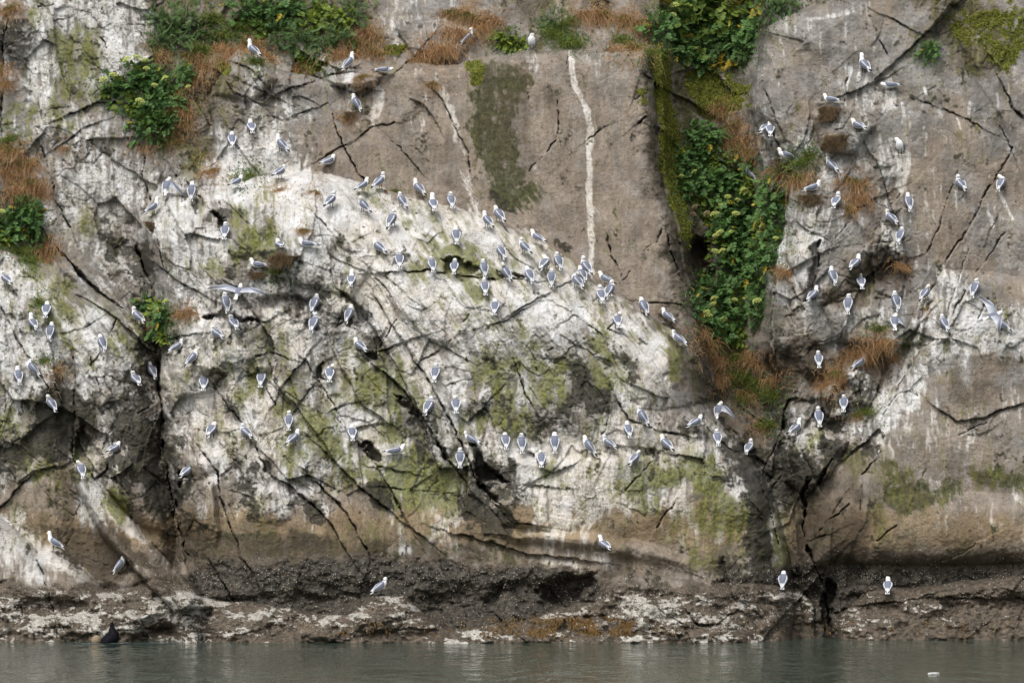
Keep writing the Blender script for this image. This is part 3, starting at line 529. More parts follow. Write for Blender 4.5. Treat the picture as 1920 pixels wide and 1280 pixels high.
Bc = np.stack([B_, D_, crust, M_], -1).reshape(-1, 4).astype(np.float32)
Cc = np.stack([TID, band, np.clip(fine * .5 + .5, 0, 1), tidal * (1 - shf)], -1).reshape(-1, 4).astype(np.float32)
# ------------------------------------------------------------------ materials
class NT:
    """small helper around a material's node tree"""
    def __init__(self, name):
        self.m = bpy.data.materials.new(name); self.m.use_nodes = True
        self.n = self.m.node_tree.nodes; self.l = self.m.node_tree.links
        self.b = self.n['Principled BSDF']
    def node(self, typ, **kw):
        x = self.n.new(typ)
        for k, v in kw.items(): setattr(x, k, v)
        return x
    def put(self, sock, v):
        if isinstance(v, bpy.types.NodeSocket): self.l.new(v, sock)
        else: sock.default_value = v
    def math(self, op, a, b=0.0, clamp=False):
        x = self.node('ShaderNodeMath', operation=op); x.use_clamp = clamp
        self.put(x.inputs[0], a); self.put(x.inputs[1], b); return x.outputs[0]
    def mix(self, fac, a, b, mode='MIX'):
        x = self.node('ShaderNodeMix', data_type='RGBA', blend_type=mode)
        self.put(x.inputs[0], fac); self.put(x.inputs[6], a if not isinstance(a, tuple) else (*a, 1)); self.put(x.inputs[7], b if not isinstance(b, tuple) else (*b, 1))
        return x.outputs[2]
    def noise(self, scale, detail=4, rough=.55, vec=None, dist=0.0):
        x = self.node('ShaderNodeTexNoise'); x.inputs['Scale'].default_value = scale; x.inputs['Detail'].default_value = detail; x.inputs['Roughness'].default_value = rough
        x.inputs['Distortion'].default_value = dist
        if vec is not None: self.l.new(vec, x.inputs['Vector'])
        return x.outputs['Fac']
    def rng(self, v, a, b, c=0.0, d=1.0, smooth=True):
        x = self.node('ShaderNodeMapRange'); x.interpolation_type = 'SMOOTHSTEP' if smooth else 'LINEAR'
        self.put(x.inputs[0], v)
        for k, q in zip((1, 2, 3, 4), (a, b, c, d)): x.inputs[k].default_value = q
        return x.outputs[0]
    def coords(self, scale=(1, 1, 1), kind='Object'):
        tc = self.node('ShaderNodeTexCoord'); mp = self.node('ShaderNodeMapping')
        mp.inputs['Scale'].default_value = scale
        self.l.new(tc.outputs[kind], mp.inputs['Vector']); return mp.outputs[0]
    def attr(self, name):
        x = self.node('ShaderNodeAttribute'); x.attribute_name = name; return x
    def bump(self, h, strength, dist, prev=None):
        x = self.node('ShaderNodeBump'); x.inputs['Strength'].default_value = strength; x.inputs['Distance'].default_value = dist
        self.l.new(h, x.inputs['Height'])
        if prev is not None: self.l.new(prev, x.inputs['Normal'])
        return x.outputs[0]
def plain(name, col, rough=.7, var=.25, scale=8.0, coat=0.0):
    k = NT(name)
    nz = k.noise(scale, 4, .6, k.coords())
    a = tuple(c * (1 - var) for c in col); b = tuple(min(c * (1 + var), 1) for c in col)
    k.put(k.b.inputs['Base Color'], k.mix(k.rng(nz, .3, .7), a, b))
    k.b.inputs['Roughness'].default_value = rough
    k.b.inputs['Specular IOR Level'].default_value = .3
    return k.m

def rock_material():
    k = NT('cliff_rock')
    P = k.coords(); PV = k.coords((1, 1, .22))
    sA, sB, sC = k.attr('stain_a'), k.attr('stain_b'), k.attr('stain_c')
    def sep(a):
        x = k.node('ShaderNodeSeparateColor'); k.l.new(a.outputs['Color'], x.inputs[0]); return x.outputs[0], x.outputs[1], x.outputs[2], a.outputs['Alpha']
    W, G, K, O = sep(sA); Bw, Dk, Cr, Ms = sep(sB); Td, Bd, Fi, Mu = sep(sC)
    n1 = k.noise(2.2, 4, .62, P); n2 = k.noise(9, 3, .65, P); n3 = k.noise(34, 2, .65, P); nv = k.noise(10, 3, .6, PV); n4 = k.noise(.7, 2, .5, P); nh = k.noise(1.3, 3, .6, k.coords((1, 1, .8))); nw = k.noise(5.5, 3, .6, P)
    fineb = k.math('ADD', k.math('MULTIPLY', k.math('SUBTRACT', n2, .5), 1.0), k.math('MULTIPLY', k.math('SUBTRACT', n3, .5), .9))
    def edge(m, amt, lo=.08, hi=.92):
        return k.rng(k.math('ADD', m, k.math('MULTIPLY', fineb, amt)), lo, hi, smooth=False)
    grey = k.mix(k.rng(n1, .3, .7), (.130, .121, .109), (.285, .268, .248))
    tan = k.mix(k.rng(k.math('ADD', k.math('MULTIPLY', nv, .45), k.math('MULTIPLY', n1, .55)), .3, .7), (.165, .131, .101), (.312, .258, .206))
    col = k.mix(edge(Bw, .5, .15, .85), grey, tan)
    col = k.mix(k.math('MULTIPLY', k.rng(k.math('ADD', Bd, k.math('MULTIPLY', fineb, .5)), .3, .8), .62), col, k.mix(k.rng(n4, .35, .65), (.190, .122, .054), (.315, .232, .125)))
    speck = k.rng(n3, .60, .72)                                   # mineral specks
    col = k.mix(k.math('MULTIPLY', speck, .5), col, (.07, .062, .055))
    col = k.mix(edge(O, .55), col, k.mix(k.rng(n2, .3, .7), (.038, .041, .015), (.090, .088, .042)))
    guano = k.mix(k.rng(n1, .3, .72), (.46, .455, .44), (.735, .735, .735))
    guano = k.mix(k.math('MULTIPLY', Bw, .60), guano, (.66, .57, .455))
    guano = k.mix(k.math('MULTIPLY', k.rng(nv, .5, .72), .38), guano, (.42, .39, .345))
    col = k.mix(k.math('MULTIPLY', edge(W, .55), k.rng(n3, .2, .6, .72, .97)), col, guano)
    def hair(nz, c0, wd): return k.rng(k.math('ABSOLUTE', k.math('SUBTRACT', nz, c0)), 0, wd, 1, 0)
    lines = k.math('MAXIMUM', hair(n1, .47, .012), k.math('MULTIPLY', hair(nw, .5, .02), .8))
    col = k.mix(k.math('MULTIPLY', k.math('MULTIPLY', lines, k.rng(nh, .45, .62)), .75), col, (.055, .050, .042))
    dirt = k.rng(k.math('ADD', nh, k.math('MULTIPLY', fineb, .45)), .56, .74)
    col = k.mix(k.math('MULTIPLY', dirt, .36), col, (.125, .112, .088))
    stroke = k.math('MULTIPLY', k.rng(k.noise(26, 2, .6, k.coords((1, 1, .16))), .56, .66), k.rng(nh, .40, .55))
    col = k.mix(k.math('MULTIPLY', stroke, .55), col, (.150, .140, .105))
    spk = k.math('MULTIPLY', k.rng(n3, .60, .66), k.rng(nw, .50, .58))
    col = k.mix(k.math('MULTIPLY', spk, .8), col, (.030, .028, .022))
    algae = k.mix(k.rng(n2, .3, .7), (.058, .066, .010), (.190, .195, .046))
    col = k.mix(k.math('MULTIPLY', edge(G, .6), .82), col, algae)
    col = k.mix(k.math('MULTIPLY', edge(Dk, .5, .2, .95), .84), col, k.mix(k.rng(n1, .3, .7), (.040, .030, .021), (.085, .064, .042)))
    col = k.mix(k.math('MULTIPLY', edge(K, .9), .9), col, k.mix(k.rng(n2, .3, .7), (.016, .015, .012), (.046, .042, .028)))
    moss = k.mix(k.rng(n2, .3, .7), (.050, .060, .008), (.190, .200, .026))
    col = k.mix(edge(Ms, .7), col, moss)
    weed = k.mix(k.rng(n2, .35, .65), (.040, .034, .024), (.125, .098, .072))
    weed = k.mix(k.rng(n1, .52, .72), weed, (.150, .115, .085))
    col = k.mix(k.rng(k.math('ADD', Td, k.math('MULTIPLY', fineb, .4)), .3, .7), col, weed)
    weed = k.mix(k.math('MULTIPLY', Mu, .85), weed, k.mix(k.rng(n2, .4, .65), (.024, .022, .017), (.070, .061, .046)))
    col = k.mix(k.rng(k.math('ADD', Td, k.math('MULTIPLY', fineb, .4)), .3, .7), col, weed)
    col = k.mix(k.math('MULTIPLY', k.rng(k.math('ADD', Cr, k.math('MULTIPLY', fineb, 1.3)), .42, .75), .9), col, k.mix(k.rng(n2, .3, .7), (.26, .24, .205), (.56, .54, .49)))
    k.put(k.b.inputs['Base Color'], col)
    k.put(k.b.inputs['Roughness'], k.math('SUBTRACT', .92, k.math('MULTIPLY', Td, .25)))
    k.b.inputs['Specular IOR Level'].default_value = .25
    hgt = k.math('ADD', k.math('MULTIPLY', n2, .6), k.math('MULTIPLY', n3, .35))
    k.put(k.b.inputs['Normal'], k.bump(hgt, .8, .06))
    return k.m
ROCK = rock_material()

def link(name, me, mats, parent=None, **props):
    o = bpy.data.objects.new(name, me); COL.objects.link(o)
    for m in (mats if isinstance(mats, (list, tuple)) else [mats]):
        if m is not None and me is not None and m.name not in [q.name for q in me.materials if q]: me.materials.append(m)
    if parent is not None: o.parent = parent
    for a, b in props.items(): o[a] = b
    return o
def empty(name, loc=(0, 0, 0), **props):
    o = bpy.data.objects.new(name, None); COL.objects.link(o); o.location = loc; o.empty_display_size = .1
    for a, b in props.items(): o[a] = b
    return o
def np_mesh(name, V, F, smooth=True):
    """V (n,3), F (m,3) or (m,4)"""
    me = bpy.data.meshes.new(name)
    V = np.ascontiguousarray(V, np.float32); F = np.ascontiguousarray(F, np.int32)
    kk = F.shape[1]
    me.vertices.add(len(V)); me.vertices.foreach_set('co', V.ravel())
    me.loops.add(F.size); me.loops.foreach_set('vertex_index', F.ravel())
    me.polygons.add(len(F)); me.polygons.foreach_set('loop_start', np.arange(0, F.size, kk, dtype=np.int32))
    me.polygons.foreach_set('loop_total', np.full(len(F), kk, np.int32))
    me.polygons.foreach_set('use_smooth', np.full(len(F), smooth, bool))
    me.update(calc_edges=True)
    return me

# ------------------------------------------------------------------ the cliff, split into its rock masses
KF = (D - OUT) / D
VX = (PX - 960) / PPM * KF; VY = -OUT; VZ = CAMH + (HORIZON - PY) / PPM * KF
VERT = np.stack([VX, VY, VZ], -1).reshape(-1, 3).astype(np.float32)
NR, NC = SHAPE
q = (np.arange(NR - 1)[:, None] * NC + np.arange(NC - 1)[None, :])
qx, qy = WX[:-1, :-1], WY[:-1, :-1]
REG = np.zeros(q.shape, np.int32)
PARTS = ['rock_face', 'top_slope', 'rock_wall', 'rock_gully', 'rock_slab', 'rock_dome', 'rock_buttress', 'tidal_ledge', 'shore_boulder', 'shore_boulder', 'shore_boulder', 'shore_boulder', 'rock_ramp', 'rock_block', 'rock_block', 'rock_block', 'rock_block', 'rock_knob', 'rock_knob', 'rock_knob']
TOPS = [(-1500, -800), (250, -800), (270, 60), (330, 160), (420, 110), (520, 130), (600, 150), (700, 128), (860, 118), (1000, 92), (1120, 96), (1224, 92), (1240, -800)]
REGP = [None, TOPS, WALL, GULLY, SLAB, DOME, BUTT, SHELF] + [MASSES[i][0] for i in (10, 11, 35, 36)] + [MASSES[9][0], MASSES[15][0], MASSES[17][0], MASSES[25][0], MASSES[26][0], MASSES[31][0], MASSES[32][0], MASSES[33][0]]
for i, pl in enumerate(REGP):
    if pl is not None:
        sl = pad_box(pl, 2)
        ss = (slice(sl[0].start, min(sl[0].stop, NR - 1)), slice(sl[1].start, min(sl[1].stop, NC - 1)))
        REG[ss] = np.where(poly_sdf(qx[ss], qy[ss], pl) > 0, i, REG[ss])
quads = np.stack([q, q + NC, q + NC + 1, q + 1], -1)          # faces look towards the sea
cliff = empty('cliff', (0, 0, 0), kind='structure', label='pale guano-stained sea cliff rising from the water')
for i in range(len(PARTS)):
    F = quads[REG == i].reshape(-1, 4)
    if len(F) == 0: continue
    used = np.unique(F); remap = np.zeros(len(VERT), np.int32); remap[used] = np.arange(len(used))
    me = np_mesh(PARTS[i], VERT[used], remap[F])
    for nm, arr in (('stain_a', A_), ('stain_b', Bc), ('stain_c', Cc)):
        at = me.color_attributes.new(nm, 'FLOAT_COLOR', 'POINT'); at.data.foreach_set('color', arr[used].ravel())
    link(PARTS[i], me, ROCK, cliff)

# ------------------------------------------------------------------ the water
def water_material():
    k = NT('sea_water')
    k.b.inputs['Base Color'].default_value = (.036, .064, .050, 1)
    k.b.inputs['Roughness'].default_value = .06
    k.b.inputs['IOR'].default_value = 1.333
    a = k.noise(1.0, 5, .6, k.coords((.9, .28, 1))); b = k.noise(1.0, 3, .6, k.coords((2.2, .5, 1)))
    hh = k.math('ADD', k.math('MULTIPLY', a, 1.0), k.math('MULTIPLY', b, .42))
    k.put(k.b.inputs['Normal'], k.bump(hh, .8, .30))
    return k.m
link('sea', np_mesh('sea', np.array([(-400, -260, 0), (400, -260, 0), (400, 8, 0), (-400, 8, 0)]), np.array([(0, 1, 2, 3)])), water_material(), kind='structure', label='dark green sea water at the foot of the cliff')
# ------------------------------------------------------------------ greenery
ORD = ['first', 'second', 'third', 'fourth', 'fifth', 'sixth', 'seventh', 'eighth', 'ninth', 'tenth', 'eleventh', 'twelfth', 'thirteenth', 'fourteenth', 'fifteenth', 'sixteenth', 'seventeenth', 'eighteenth', 'nineteenth', 'twentieth']
def leaf_material(name, dark, light, autumn=None, trans=.25):
    k = NT(name)
    oi = k.node('ShaderNodeObjectInfo')
    nz = k.noise(9, 3, .6, k.coords()); at = k.attr('tone')
    f = k.math('ADD', k.math('MULTIPLY', nz, .55), k.math('MULTIPLY', at.outputs['Fac'], .5))
    col = k.mix(k.rng(f, .25, .80), dark, light)
    col = k.mix(k.math('MULTIPLY', oi.outputs['Random'], .35), col, tuple(min(1, q * 1.25) for q in light))
    if autumn: col = k.mix(k.rng(at.outputs['Fac'], .93, .97), col, autumn)
    k.put(k.b.inputs['Base Color'], col)
    k.b.inputs['Roughness'].default_value = .55; k.b.inputs['Specular IOR Level'].default_value = .3
    tr = k.node('ShaderNodeBsdfTranslucent'); k.l.new(col, tr.inputs['Color'])
    ms = k.node('ShaderNodeMixShader'); ms.inputs[0].default_value = trans
    k.l.new(k.b.outputs[0], ms.inputs[1]); k.l.new(tr.outputs[0], ms.inputs[2])
    k.l.new(ms.outputs[0], k.n['Material Output'].inputs['Surface'])
    return k.m
M_LEAF = leaf_material('broad_leaf', (.027, .072, .020), (.125, .235, .062), (.38, .30, .03))
M_LIME = leaf_material('lime_leaf', (.075, .125, .014), (.225, .290, .040), (.45, .33, .03))
M_BIG = leaf_material('large_lobed_leaf', (.040, .085, .014), (.190, .250, .045), (.42, .28, .03))
M_FERN = leaf_material('feathery_leaf', (.042, .085, .026), (.135, .215, .070))
M_YELL = leaf_material('yellow_leaf', (.16, .12, .012), (.42, .30, .025))
M_GRAS = leaf_material('green_grass', (.060, .100, .016), (.210, .260, .055), (.33, .22, .09))
M_TAN = leaf_material('dry_grass', (.160, .080, .030), (.470, .285, .132))
M_NEST = leaf_material('nest_straw', (.040, .027, .014), (.190, .125, .062))
M_UMB = plain('umbel', (.42, .46, .13), .8, .3, 60)
M_UMBB = plain('spent_umbel', (.26, .20, .11), .8, .3, 60)
M_STEM = plain('green_stem', (.10, .14, .04), .6, .2, 20)
def tone_attr(me, tones):
    at = me.attributes.new('tone', 'FLOAT', 'POINT'); at.data.foreach_set('value', np.ascontiguousarray(tones, np.float32))
def nrm(v):
    return v / (np.linalg.norm(v) + 1e-9)
def foliage_mesh(name, seed, R, leaves, pairs, leaflet, width, leaf_len, droop=.35):
    """compound leaves spread through a half-dome that leans out of the rock (-y) and up (+z)"""
    r = np.random.default_rng(seed)
    V, F, T = [], [], []
    for _ in range(leaves):
        d = nrm(np.array([r.normal(0, .75), -abs(r.normal(.35, .5)), r.normal(.35, .65)]))
        rad = R * r.uniform(.25, .95) * (1 + .25 * math.sin(5 * math.atan2(d[2], d[0]) + seed))
        base = d * rad; base[1] *= .8
        ax = nrm(d + r.normal(0, .55, 3) + np.array([0, -.15, -droop]))
        up = nrm(np.array([0, -.55, .8]) + r.normal(0, .35, 3))
        sd_ = nrm(np.cross(ax, up)); up = np.cross(sd_, ax)
        big = r.uniform(.55, 1.5); ll = leaf_len * big; tone = float(np.clip(r.normal(.45, .25) , 0, 1))
        for j in range(pairs * 2 + 1):
            if j == pairs * 2: a, side = 1.0, 0
            else: a, side = .25 + .7 * (j // 2) / max(pairs - 1, 1), (1 if j % 2 else -1)
            o = base + ax * ll * a * .8 - up * ll * .18 * a * a
            ld = nrm(ax * (.55 if side else 1) + sd_ * side * .85 - up * r.uniform(0, .35))
            lw = nrm(np.cross(up, ld)); ln = leaflet * (.35 + .65 * big) * r.uniform(.75, 1.2) * (1.15 - .45 * a if side else 1.0); ww = ln * width
            i = len(V)
            V += [o, o + ld * ln * .35 + lw * ww - up * ww * .25, o + ld * ln * .70 + lw * ww * .75 - up * ww * .3, o + ld * ln, o + ld * ln * .70 - lw * ww * .75 - up * ww * .3, o + ld * ln * .35 - lw * ww - up * ww * .25, o + ld * ln * .5]
            F += [(i, i + 1, i + 6), (i + 1, i + 2, i + 6), (i + 2, i + 3, i + 6), (i + 3, i + 4, i + 6), (i + 4, i + 5, i + 6), (i + 5, i, i + 6)]
            T += [tone + r.normal(0, .06)] * 7
    me = np_mesh(name, np.array(V), np.array(F), False); tone_attr(me, T)
    return me
def grass_mesh(name, seed, blades, length, spread, droop, width, upness):
    r = np.random.default_rng(seed)
    V, F, T = [], [], []
    for _ in range(blades):
        b = np.array([r.normal(0, spread), r.uniform(-.03, .04), r.normal(0, spread * .35)])
        d = nrm(np.array([r.normal(0, .55), -abs(r.normal(.5, .4)), upness + r.normal(0, .35)]))
        L = length * r.uniform(.5, 1.25); tone = float(np.clip(r.normal(.45, .27), 0, 1))
        wv = nrm(np.cross(d, np.array([r.normal(0, .3), -1, .2]))) * width
        i = len(V)
        pts = [b + d * L * s_ + np.array([0, 0, -droop * L * s_ * s_]) for s_ in (0, .35, .7, 1.0)]
        V += [pts[0] - wv, pts[0] + wv, pts[1] - wv * .9, pts[1] + wv * .9, pts[2] - wv * .6, pts[2] + wv * .6, pts[3]]
        F += [(i, i + 1, i + 3), (i, i + 3, i + 2), (i + 2, i + 3, i + 5), (i + 2, i + 5, i + 4), (i + 4, i + 5, i + 6)]
        T += [tone] * 7
    me = np_mesh(name, np.array(V), np.array(F), False); tone_attr(me, T)
    return me
def stem_mesh(name, seed, R, cnt=7):
    r = np.random.default_rng(seed); V, F = [], []
    for _ in range(cnt):
        d = nrm(np.array([r.normal(0, .6), -abs(r.normal(.5, .3)), abs(r.normal(.5, .4))]))
        e = d * R * .8; i = len(V)
        for a, rad in ((0, .010), (.5, .008), (1, .004)):
            c_ = e * a + np.array([0, 0, .06 * math.sin(a * 3.1)])
            for q_ in range(4): V.append(c_ + rad * np.array([math.cos(q_ * 1.571), 0, math.sin(q_ * 1.571)]))
        for g in range(2):
            for q_ in range(4): F.append((i + g * 4 + q_, i + g * 4 + (q_ + 1) % 4, i + g * 4 + 4 + (q_ + 1) % 4, i + g * 4 + 4 + q_))
    return np_mesh(name, np.array(V), np.array(F))
def umbel_mesh(name, seed, rad):
    r = np.random.default_rng(seed); V, F = [], []
    for k_ in range(34):
        a = k_ * 2.39996; q_ = math.sqrt((k_ + .5) / 34)
        c_ = np.array([math.cos(a) * q_ * rad, math.sin(a) * q_ * rad, rad * .55 * (1 - q_ * q_) + r.normal(0, .006)])
        s_ = rad * .17 * r.uniform(.8, 1.3); i = len(V)
        for o in ((1, 0, 0), (-1, 0, 0), (0, 1, 0), (0, -1, 0), (0, 0, .8), (0, 0, -.8)): V.append(c_ + s_ * np.array(o))
        F += [(i + x, i + y, i + z) for x, y, z in ((0, 2, 4), (2, 1, 4), (1, 3, 4), (3, 0, 4), (2, 0, 5), (1, 2, 5), (3, 1, 5), (0, 3, 5))]
        for v_ in range(1):
            j = len(V); tip = c_ * .9
            V += [np.array([.002, 0, -rad * .9]), np.array([-.002, .002, -rad * .9]), tip]; F.append((j, j + 1, j + 2))
    return np_mesh(name, np.array(V), np.array(F), False)
FOL = {
    'P': [foliage_mesh('foliage', 10 + i, .42, 84, 3, .078, .36, .16) for i in range(5)],
    'F': [foliage_mesh('foliage', 30 + i, .40, 62, 6, .050, .28, .20, .2) for i in range(3)],
    'L': [foliage_mesh('foliage', 40 + i, .30, 56, 3, .064, .42, .12) for i in range(2)],
    'B': [foliage_mesh('foliage', 45 + i, .48, 40, 2, .150, .46, .20) for i in range(2)],
    'Y': [foliage_mesh('foliage', 50 + i, .20, 22, 3, .080, .40, .13) for i in range(2)],
}
GRS = {
    'T': [grass_mesh('blades', 60 + i, 190, .34, .16, .95, .0055, .30) for i in range(5)],
    'G': [grass_mesh('blades', 70 + i, 170, .38, .14, .65, .0060, .75) for i in range(4)],
    'N': [grass_mesh('blades', 80 + i, 230, .20, .13, .9, .0055, .15) for i in range(3)],
}
for ks, mt in (('P', M_LEAF), ('F', M_FERN), ('L', M_LIME), ('B', M_BIG), ('Y', M_YELL)):
    for me in FOL[ks]: me.materials.append(mt)
for ks, mt in (('T', M_TAN), ('G', M_GRAS), ('N', M_NEST)):
    for me in GRS[ks]: me.materials.append(mt)
STM = [stem_mesh('stem', 90 + i, .4) for i in range(2)]
for me in STM: me.materials.append(M_STEM)
UMB = [umbel_mesh('flower_head', 95 + i, .085 + .012 * i) for i in range(3)]
UMBB = umbel_mesh('flower_head', 99, .085); UMBB.materials.append(M_UMBB)
for me in UMB: me.materials.append(M_UMB)
NAMES = {'P': ('leafy_plant', 'broad-leaved dark green plant', 'plant'), 'F': ('feathery_plant', 'feathery green herb', 'plant'), 'L': ('lime_plant', 'lime green leafy plant', 'plant'),
         'B': ('large_leaved_plant', 'large-leaved yellow-green plant', 'plant'), 'Y': ('yellow_plant', 'yellowing leafy plant', 'plant'), 'T': ('grass_tuft', 'dry tan grass tuft', 'grass'), 'G': ('grass_tuft', 'green grass tuft', 'grass')}
PLANTS = [  # place, [(kind, column, row, scale)]
 ('in the bush left of the top shrubs', [('P',225,160,.9),('P',262,140,.95),('P',300,150,.8),('L',245,190,.9),('P',285,185,1.0),('P',320,185,.8),('P',270,225,.85),('P',310,225,.8),('P',295,255,.65),('L',200,165,.7),('L',275,215,.7),('P',345,130,.6)]),
 ('around the bush left of the top shrubs', [('T',330,165,.7),('T',345,200,.8),('T',318,248,.8),('T',272,268,.8),('T',350,225,.7),('T',385,118,.8),('T',370,140,.8),('G',310,262,.7)]),
 ('in the top left shrubs', [('F',305,35,1.0),('F',335,60,1.0),('F',300,72,.8),('F',350,25,.9),('F',385,60,.7),('P',500,25,1.0),('P',545,15,1.0),('L',590,40,1.0),('F',560,70,1.0),('F',610,80,.9),('L',640,30,1.0),('F',665,20,.9),('F',525,60,1.0),('F',640,65,.9),('L',490,50,.8),('L',575,105,.8),('P',460,15,.9),('L',600,12,.8)]),
 ('among the top left shrubs', [('G',400,30,1.0),('G',420,60,1.1),('G',450,45,1.0),('T',405,85,1.0),('T',440,90,1.0),('T',470,75,.9),('T',290,100,.9),('G',380,90,1.0),('T',500,98,.8),('T',560,118,.8),('T',640,95,1.0),('T',670,75,1.1),('T',690,55,1.0),('T',700,90,.9),('G',480,110,.8),('G',610,110,.8),('T',355,100,.9)]),
 ('along the cliff-top rim', [('T',845,20,1.0),('T',880,25,1.1),('T',905,45,1.0),('T',860,55,1.0),('T',815,85,1.0),('T',795,92,.9),('T',840,88,.9),('T',925,30,.8),('L',945,72,.9),('L',968,75,.8),('G',1040,60,1.1),('G',1070,75,1.1),('G',1060,40,1.0),('F',1035,40,.7),('T',1095,20,1.0),('T',1130,22,1.0),('T',1170,30,1.0),('T',1200,38,.9),('T',1140,88,.8),('T',1195,85,1.0),('G',1170,70,.9),('G',1215,95,.8),('T',680,138,.6),('T',812,150,.5)]),
 ('filling the top of the gully', [('P',1235,45,.9),('P',1265,60,1.0),('B',1300,75,1.0),('P',1335,60,1.0),('P',1370,70,1.0),('P',1400,80,.9),('B',1250,15,1.0),('P',1285,25,1.0),('B',1320,15,1.1),('B',1355,20,1.1),('B',1400,20,1.0),('P',1420,45,.9),('F',1440,15,1.0),('F',1385,45,.9),('P',1275,90,.8),('P',1310,105,.9),('F',1350,95,.9),('F',1400,100,.8),('Y',1345,112,.8),('Y',1385,108,.9),('Y',1430,10,.9),('F',1470,5,.9)]),
 ('in the middle of the gully', [('P',1300,250,.8),('P',1335,255,.9),('P',1300,290,.9),('L',1345,295,1.0),('P',1385,280,.8),('P',1410,300,.7),('P',1300,335,.9),('P',1340,335,1.0),('P',1375,330,.9),('L',1410,345,.9),('P',1445,360,.9),('L',1355,375,.9),('P',1395,380,1.0),('P',1440,395,.9),('P',1360,415,.9),('P',1400,425,1.0),('L',1435,435,.8),('P',1275,300,.8),('P',1282,345,.8),('P',1455,400,.8),('P',1462,440,.7),('L',1305,365,.7),('Y',1435,405,.8),('L',1320,395,.7)]),
 ('in the lower gully', [('L',1355,455,.9),('P',1395,460,1.0),('P',1430,475,.9),('P',1365,495,.9),('P',1405,505,.9),('P',1310,530,.8),('P',1345,540,1.0),('L',1385,545,.9),('P',1355,580,.9),('P',1395,580,.8),('P',1450,480,.8),('P',1425,540,.8),('P',1330,600,.8),('P',1425,580,.7),('P',1300,568,.7),('L',1365,615,.9),('P',1345,625,.8),('L',1390,630,.8)]),
 ('at the foot of the gully', [('T',1325,640,.9),('T',1310,615,.8),('T',1340,665,.9),('T',1395,655,.9),('T',1420,670,.9),('G',1375,700,1.0),('G',1400,700,1.0),('G',1430,715,1.1),('G',1450,735,1.0),('T',1400,730,.9),('T',1345,700,.8),('G',1385,745,.8),('T',1425,795,.9),('G',1445,790,.9),('T',1455,700,.8),('T',1470,500,.7),('G',1370,665,.9)]),
 ('above the mossy side of the gully', [('T',1385,225,.9),('T',1400,255,1.0),('T',1375,255,.8),('T',1355,195,.8),('T',1410,280,.7)]),
 ('on the ledges of the right-hand cliff', [('G',1480,310,1.0),('G',1505,300,1.0),('T',1460,318,.9),('T',1500,325,1.0),('T',1600,335,1.0),('T',1605,365,1.0),('T',1590,385,.8),('G',1520,285,.8),('T',1630,645,1.0),('T',1655,635,.9),('T',1600,655,.9),('T',1675,660,.7),('T',1565,695,.9),('T',1550,715,.8),('G',1650,610,.6),('T',1690,490,.6),('T',1738,570,.5),('P',1745,88,.55),('F',1730,95,.5),('G',1625,765,.7),('T',1605,770,.6),('G',1700,640,.6)]),
 ('on the far left edge', [('T',20,275,1.0),('T',50,300,1.0),('T',15,320,1.0),('T',60,335,1.0),('T',30,350,1.0),('T',75,355,.8),('P',45,385,.8),('P',15,420,.9),('P',60,405,.8),('Y',72,392,.6),('Y',42,422,.5),('P',65,440,.6),('T',80,455,.9),('T',95,470,.7),('G',40,465,.9),('G',55,485,.8),('L',8,440,.8),('G',75,560,.6),('T',5,120,.9),('T',8,150,.7),('T',20,10,.8),('G',20,255,.8)]),
 ('in the left fissure', [('P',275,565,.65),('L',300,572,.75),('P',310,590,.7),('L',310,625,.65),('P',300,610,.6),('T',355,578,.6),('T',340,582,.5),('T',270,600,.5)]),
 ('on the dome and left wall', [('G',468,322,.7),('G',450,328,.6),('T',385,316,.6),('T',402,312,.5),('T',590,354,.5),('T',524,348,.5),('T',570,425,.5),('T',100,685,.7),('G',85,670,.6),('G',520,502,.6),('T',720,350,.4),('G',740,352,.4),('T',655,212,.6),('T',120,270,.4),('T',385,1000,.01)][:-1]),
]
umb_pts = [(238,112),(258,108),(271,113),(275,129),(195,150),(213,141),(263,190),(353,163),(310,147),(290,160),(1222,8),(1243,28),(1265,10),(1262,28),(1230,18),(1278,330),(1302,322),(1295,365),(1303,388),(1300,402),(1325,400),(1340,402),(1352,385),(1365,369),(1384,375),(1394,355),(1417,378),(1380,401),(1350,436),(1371,435),(1343,442),(1425,436),(1432,445),(1455,447),(1440,458),(1371,467),(1355,470),(1342,472),(1432,425),(1445,426),(1340,560),(1337,570),(1376,562),(1420,564),(1325,585),(1328,592),(1357,598),(312,565),(300,581),(3,397)]
brown_umb = {(1295,365),(1303,388),(1300,402),(1325,400),(1378,422),(1340,430)}
plant_roots = []
uid = 0
def put_plant(kind, px, py, sc, label, group):
    global uid
    uid += 1
    nm, _, cat = NAMES[kind]
    root = empty(nm, on_cliff(px, py + 8, .0), label=label, category=cat, group=group)
    sc *= 1.18
    root.scale = (sc,) * 3
    root.rotation_euler = (random.uniform(-.15, .25), random.uniform(-.3, .3), random.uniform(-.5, .5))
    if kind in GRS:
        link('blades', random.choice(GRS[kind]), None, root)
        if kind == 'T' and random.random() < .5: link('green_blades', random.choice(GRS['G']), None, root).scale = (.7, .7, .7)
    else:
        link('foliage', random.choice(FOL[kind]), None, root)
        link('stem', random.choice(STM), None, root)
        plant_roots.append((px, py, root))
    return root
for zone, lst in PLANTS:
    byk = {}
    for it in lst: byk.setdefault(it[0], []).append(it)
    for kind, its in byk.items():
        its.sort(key=lambda q_: q_[1])
        for i, (kd, px, py, sc) in enumerate(its):
            base = NAMES[kd][1]
            lab = f'{base} {zone}' if len(its) == 1 else (f'{base}, {ORD[i]} from left {zone}' if i < 20 else f'{base} at right {zone}')
            put_plant(kd, px, py, sc, lab, f'{base}s {zone}')
bpy.context.view_layer.update()
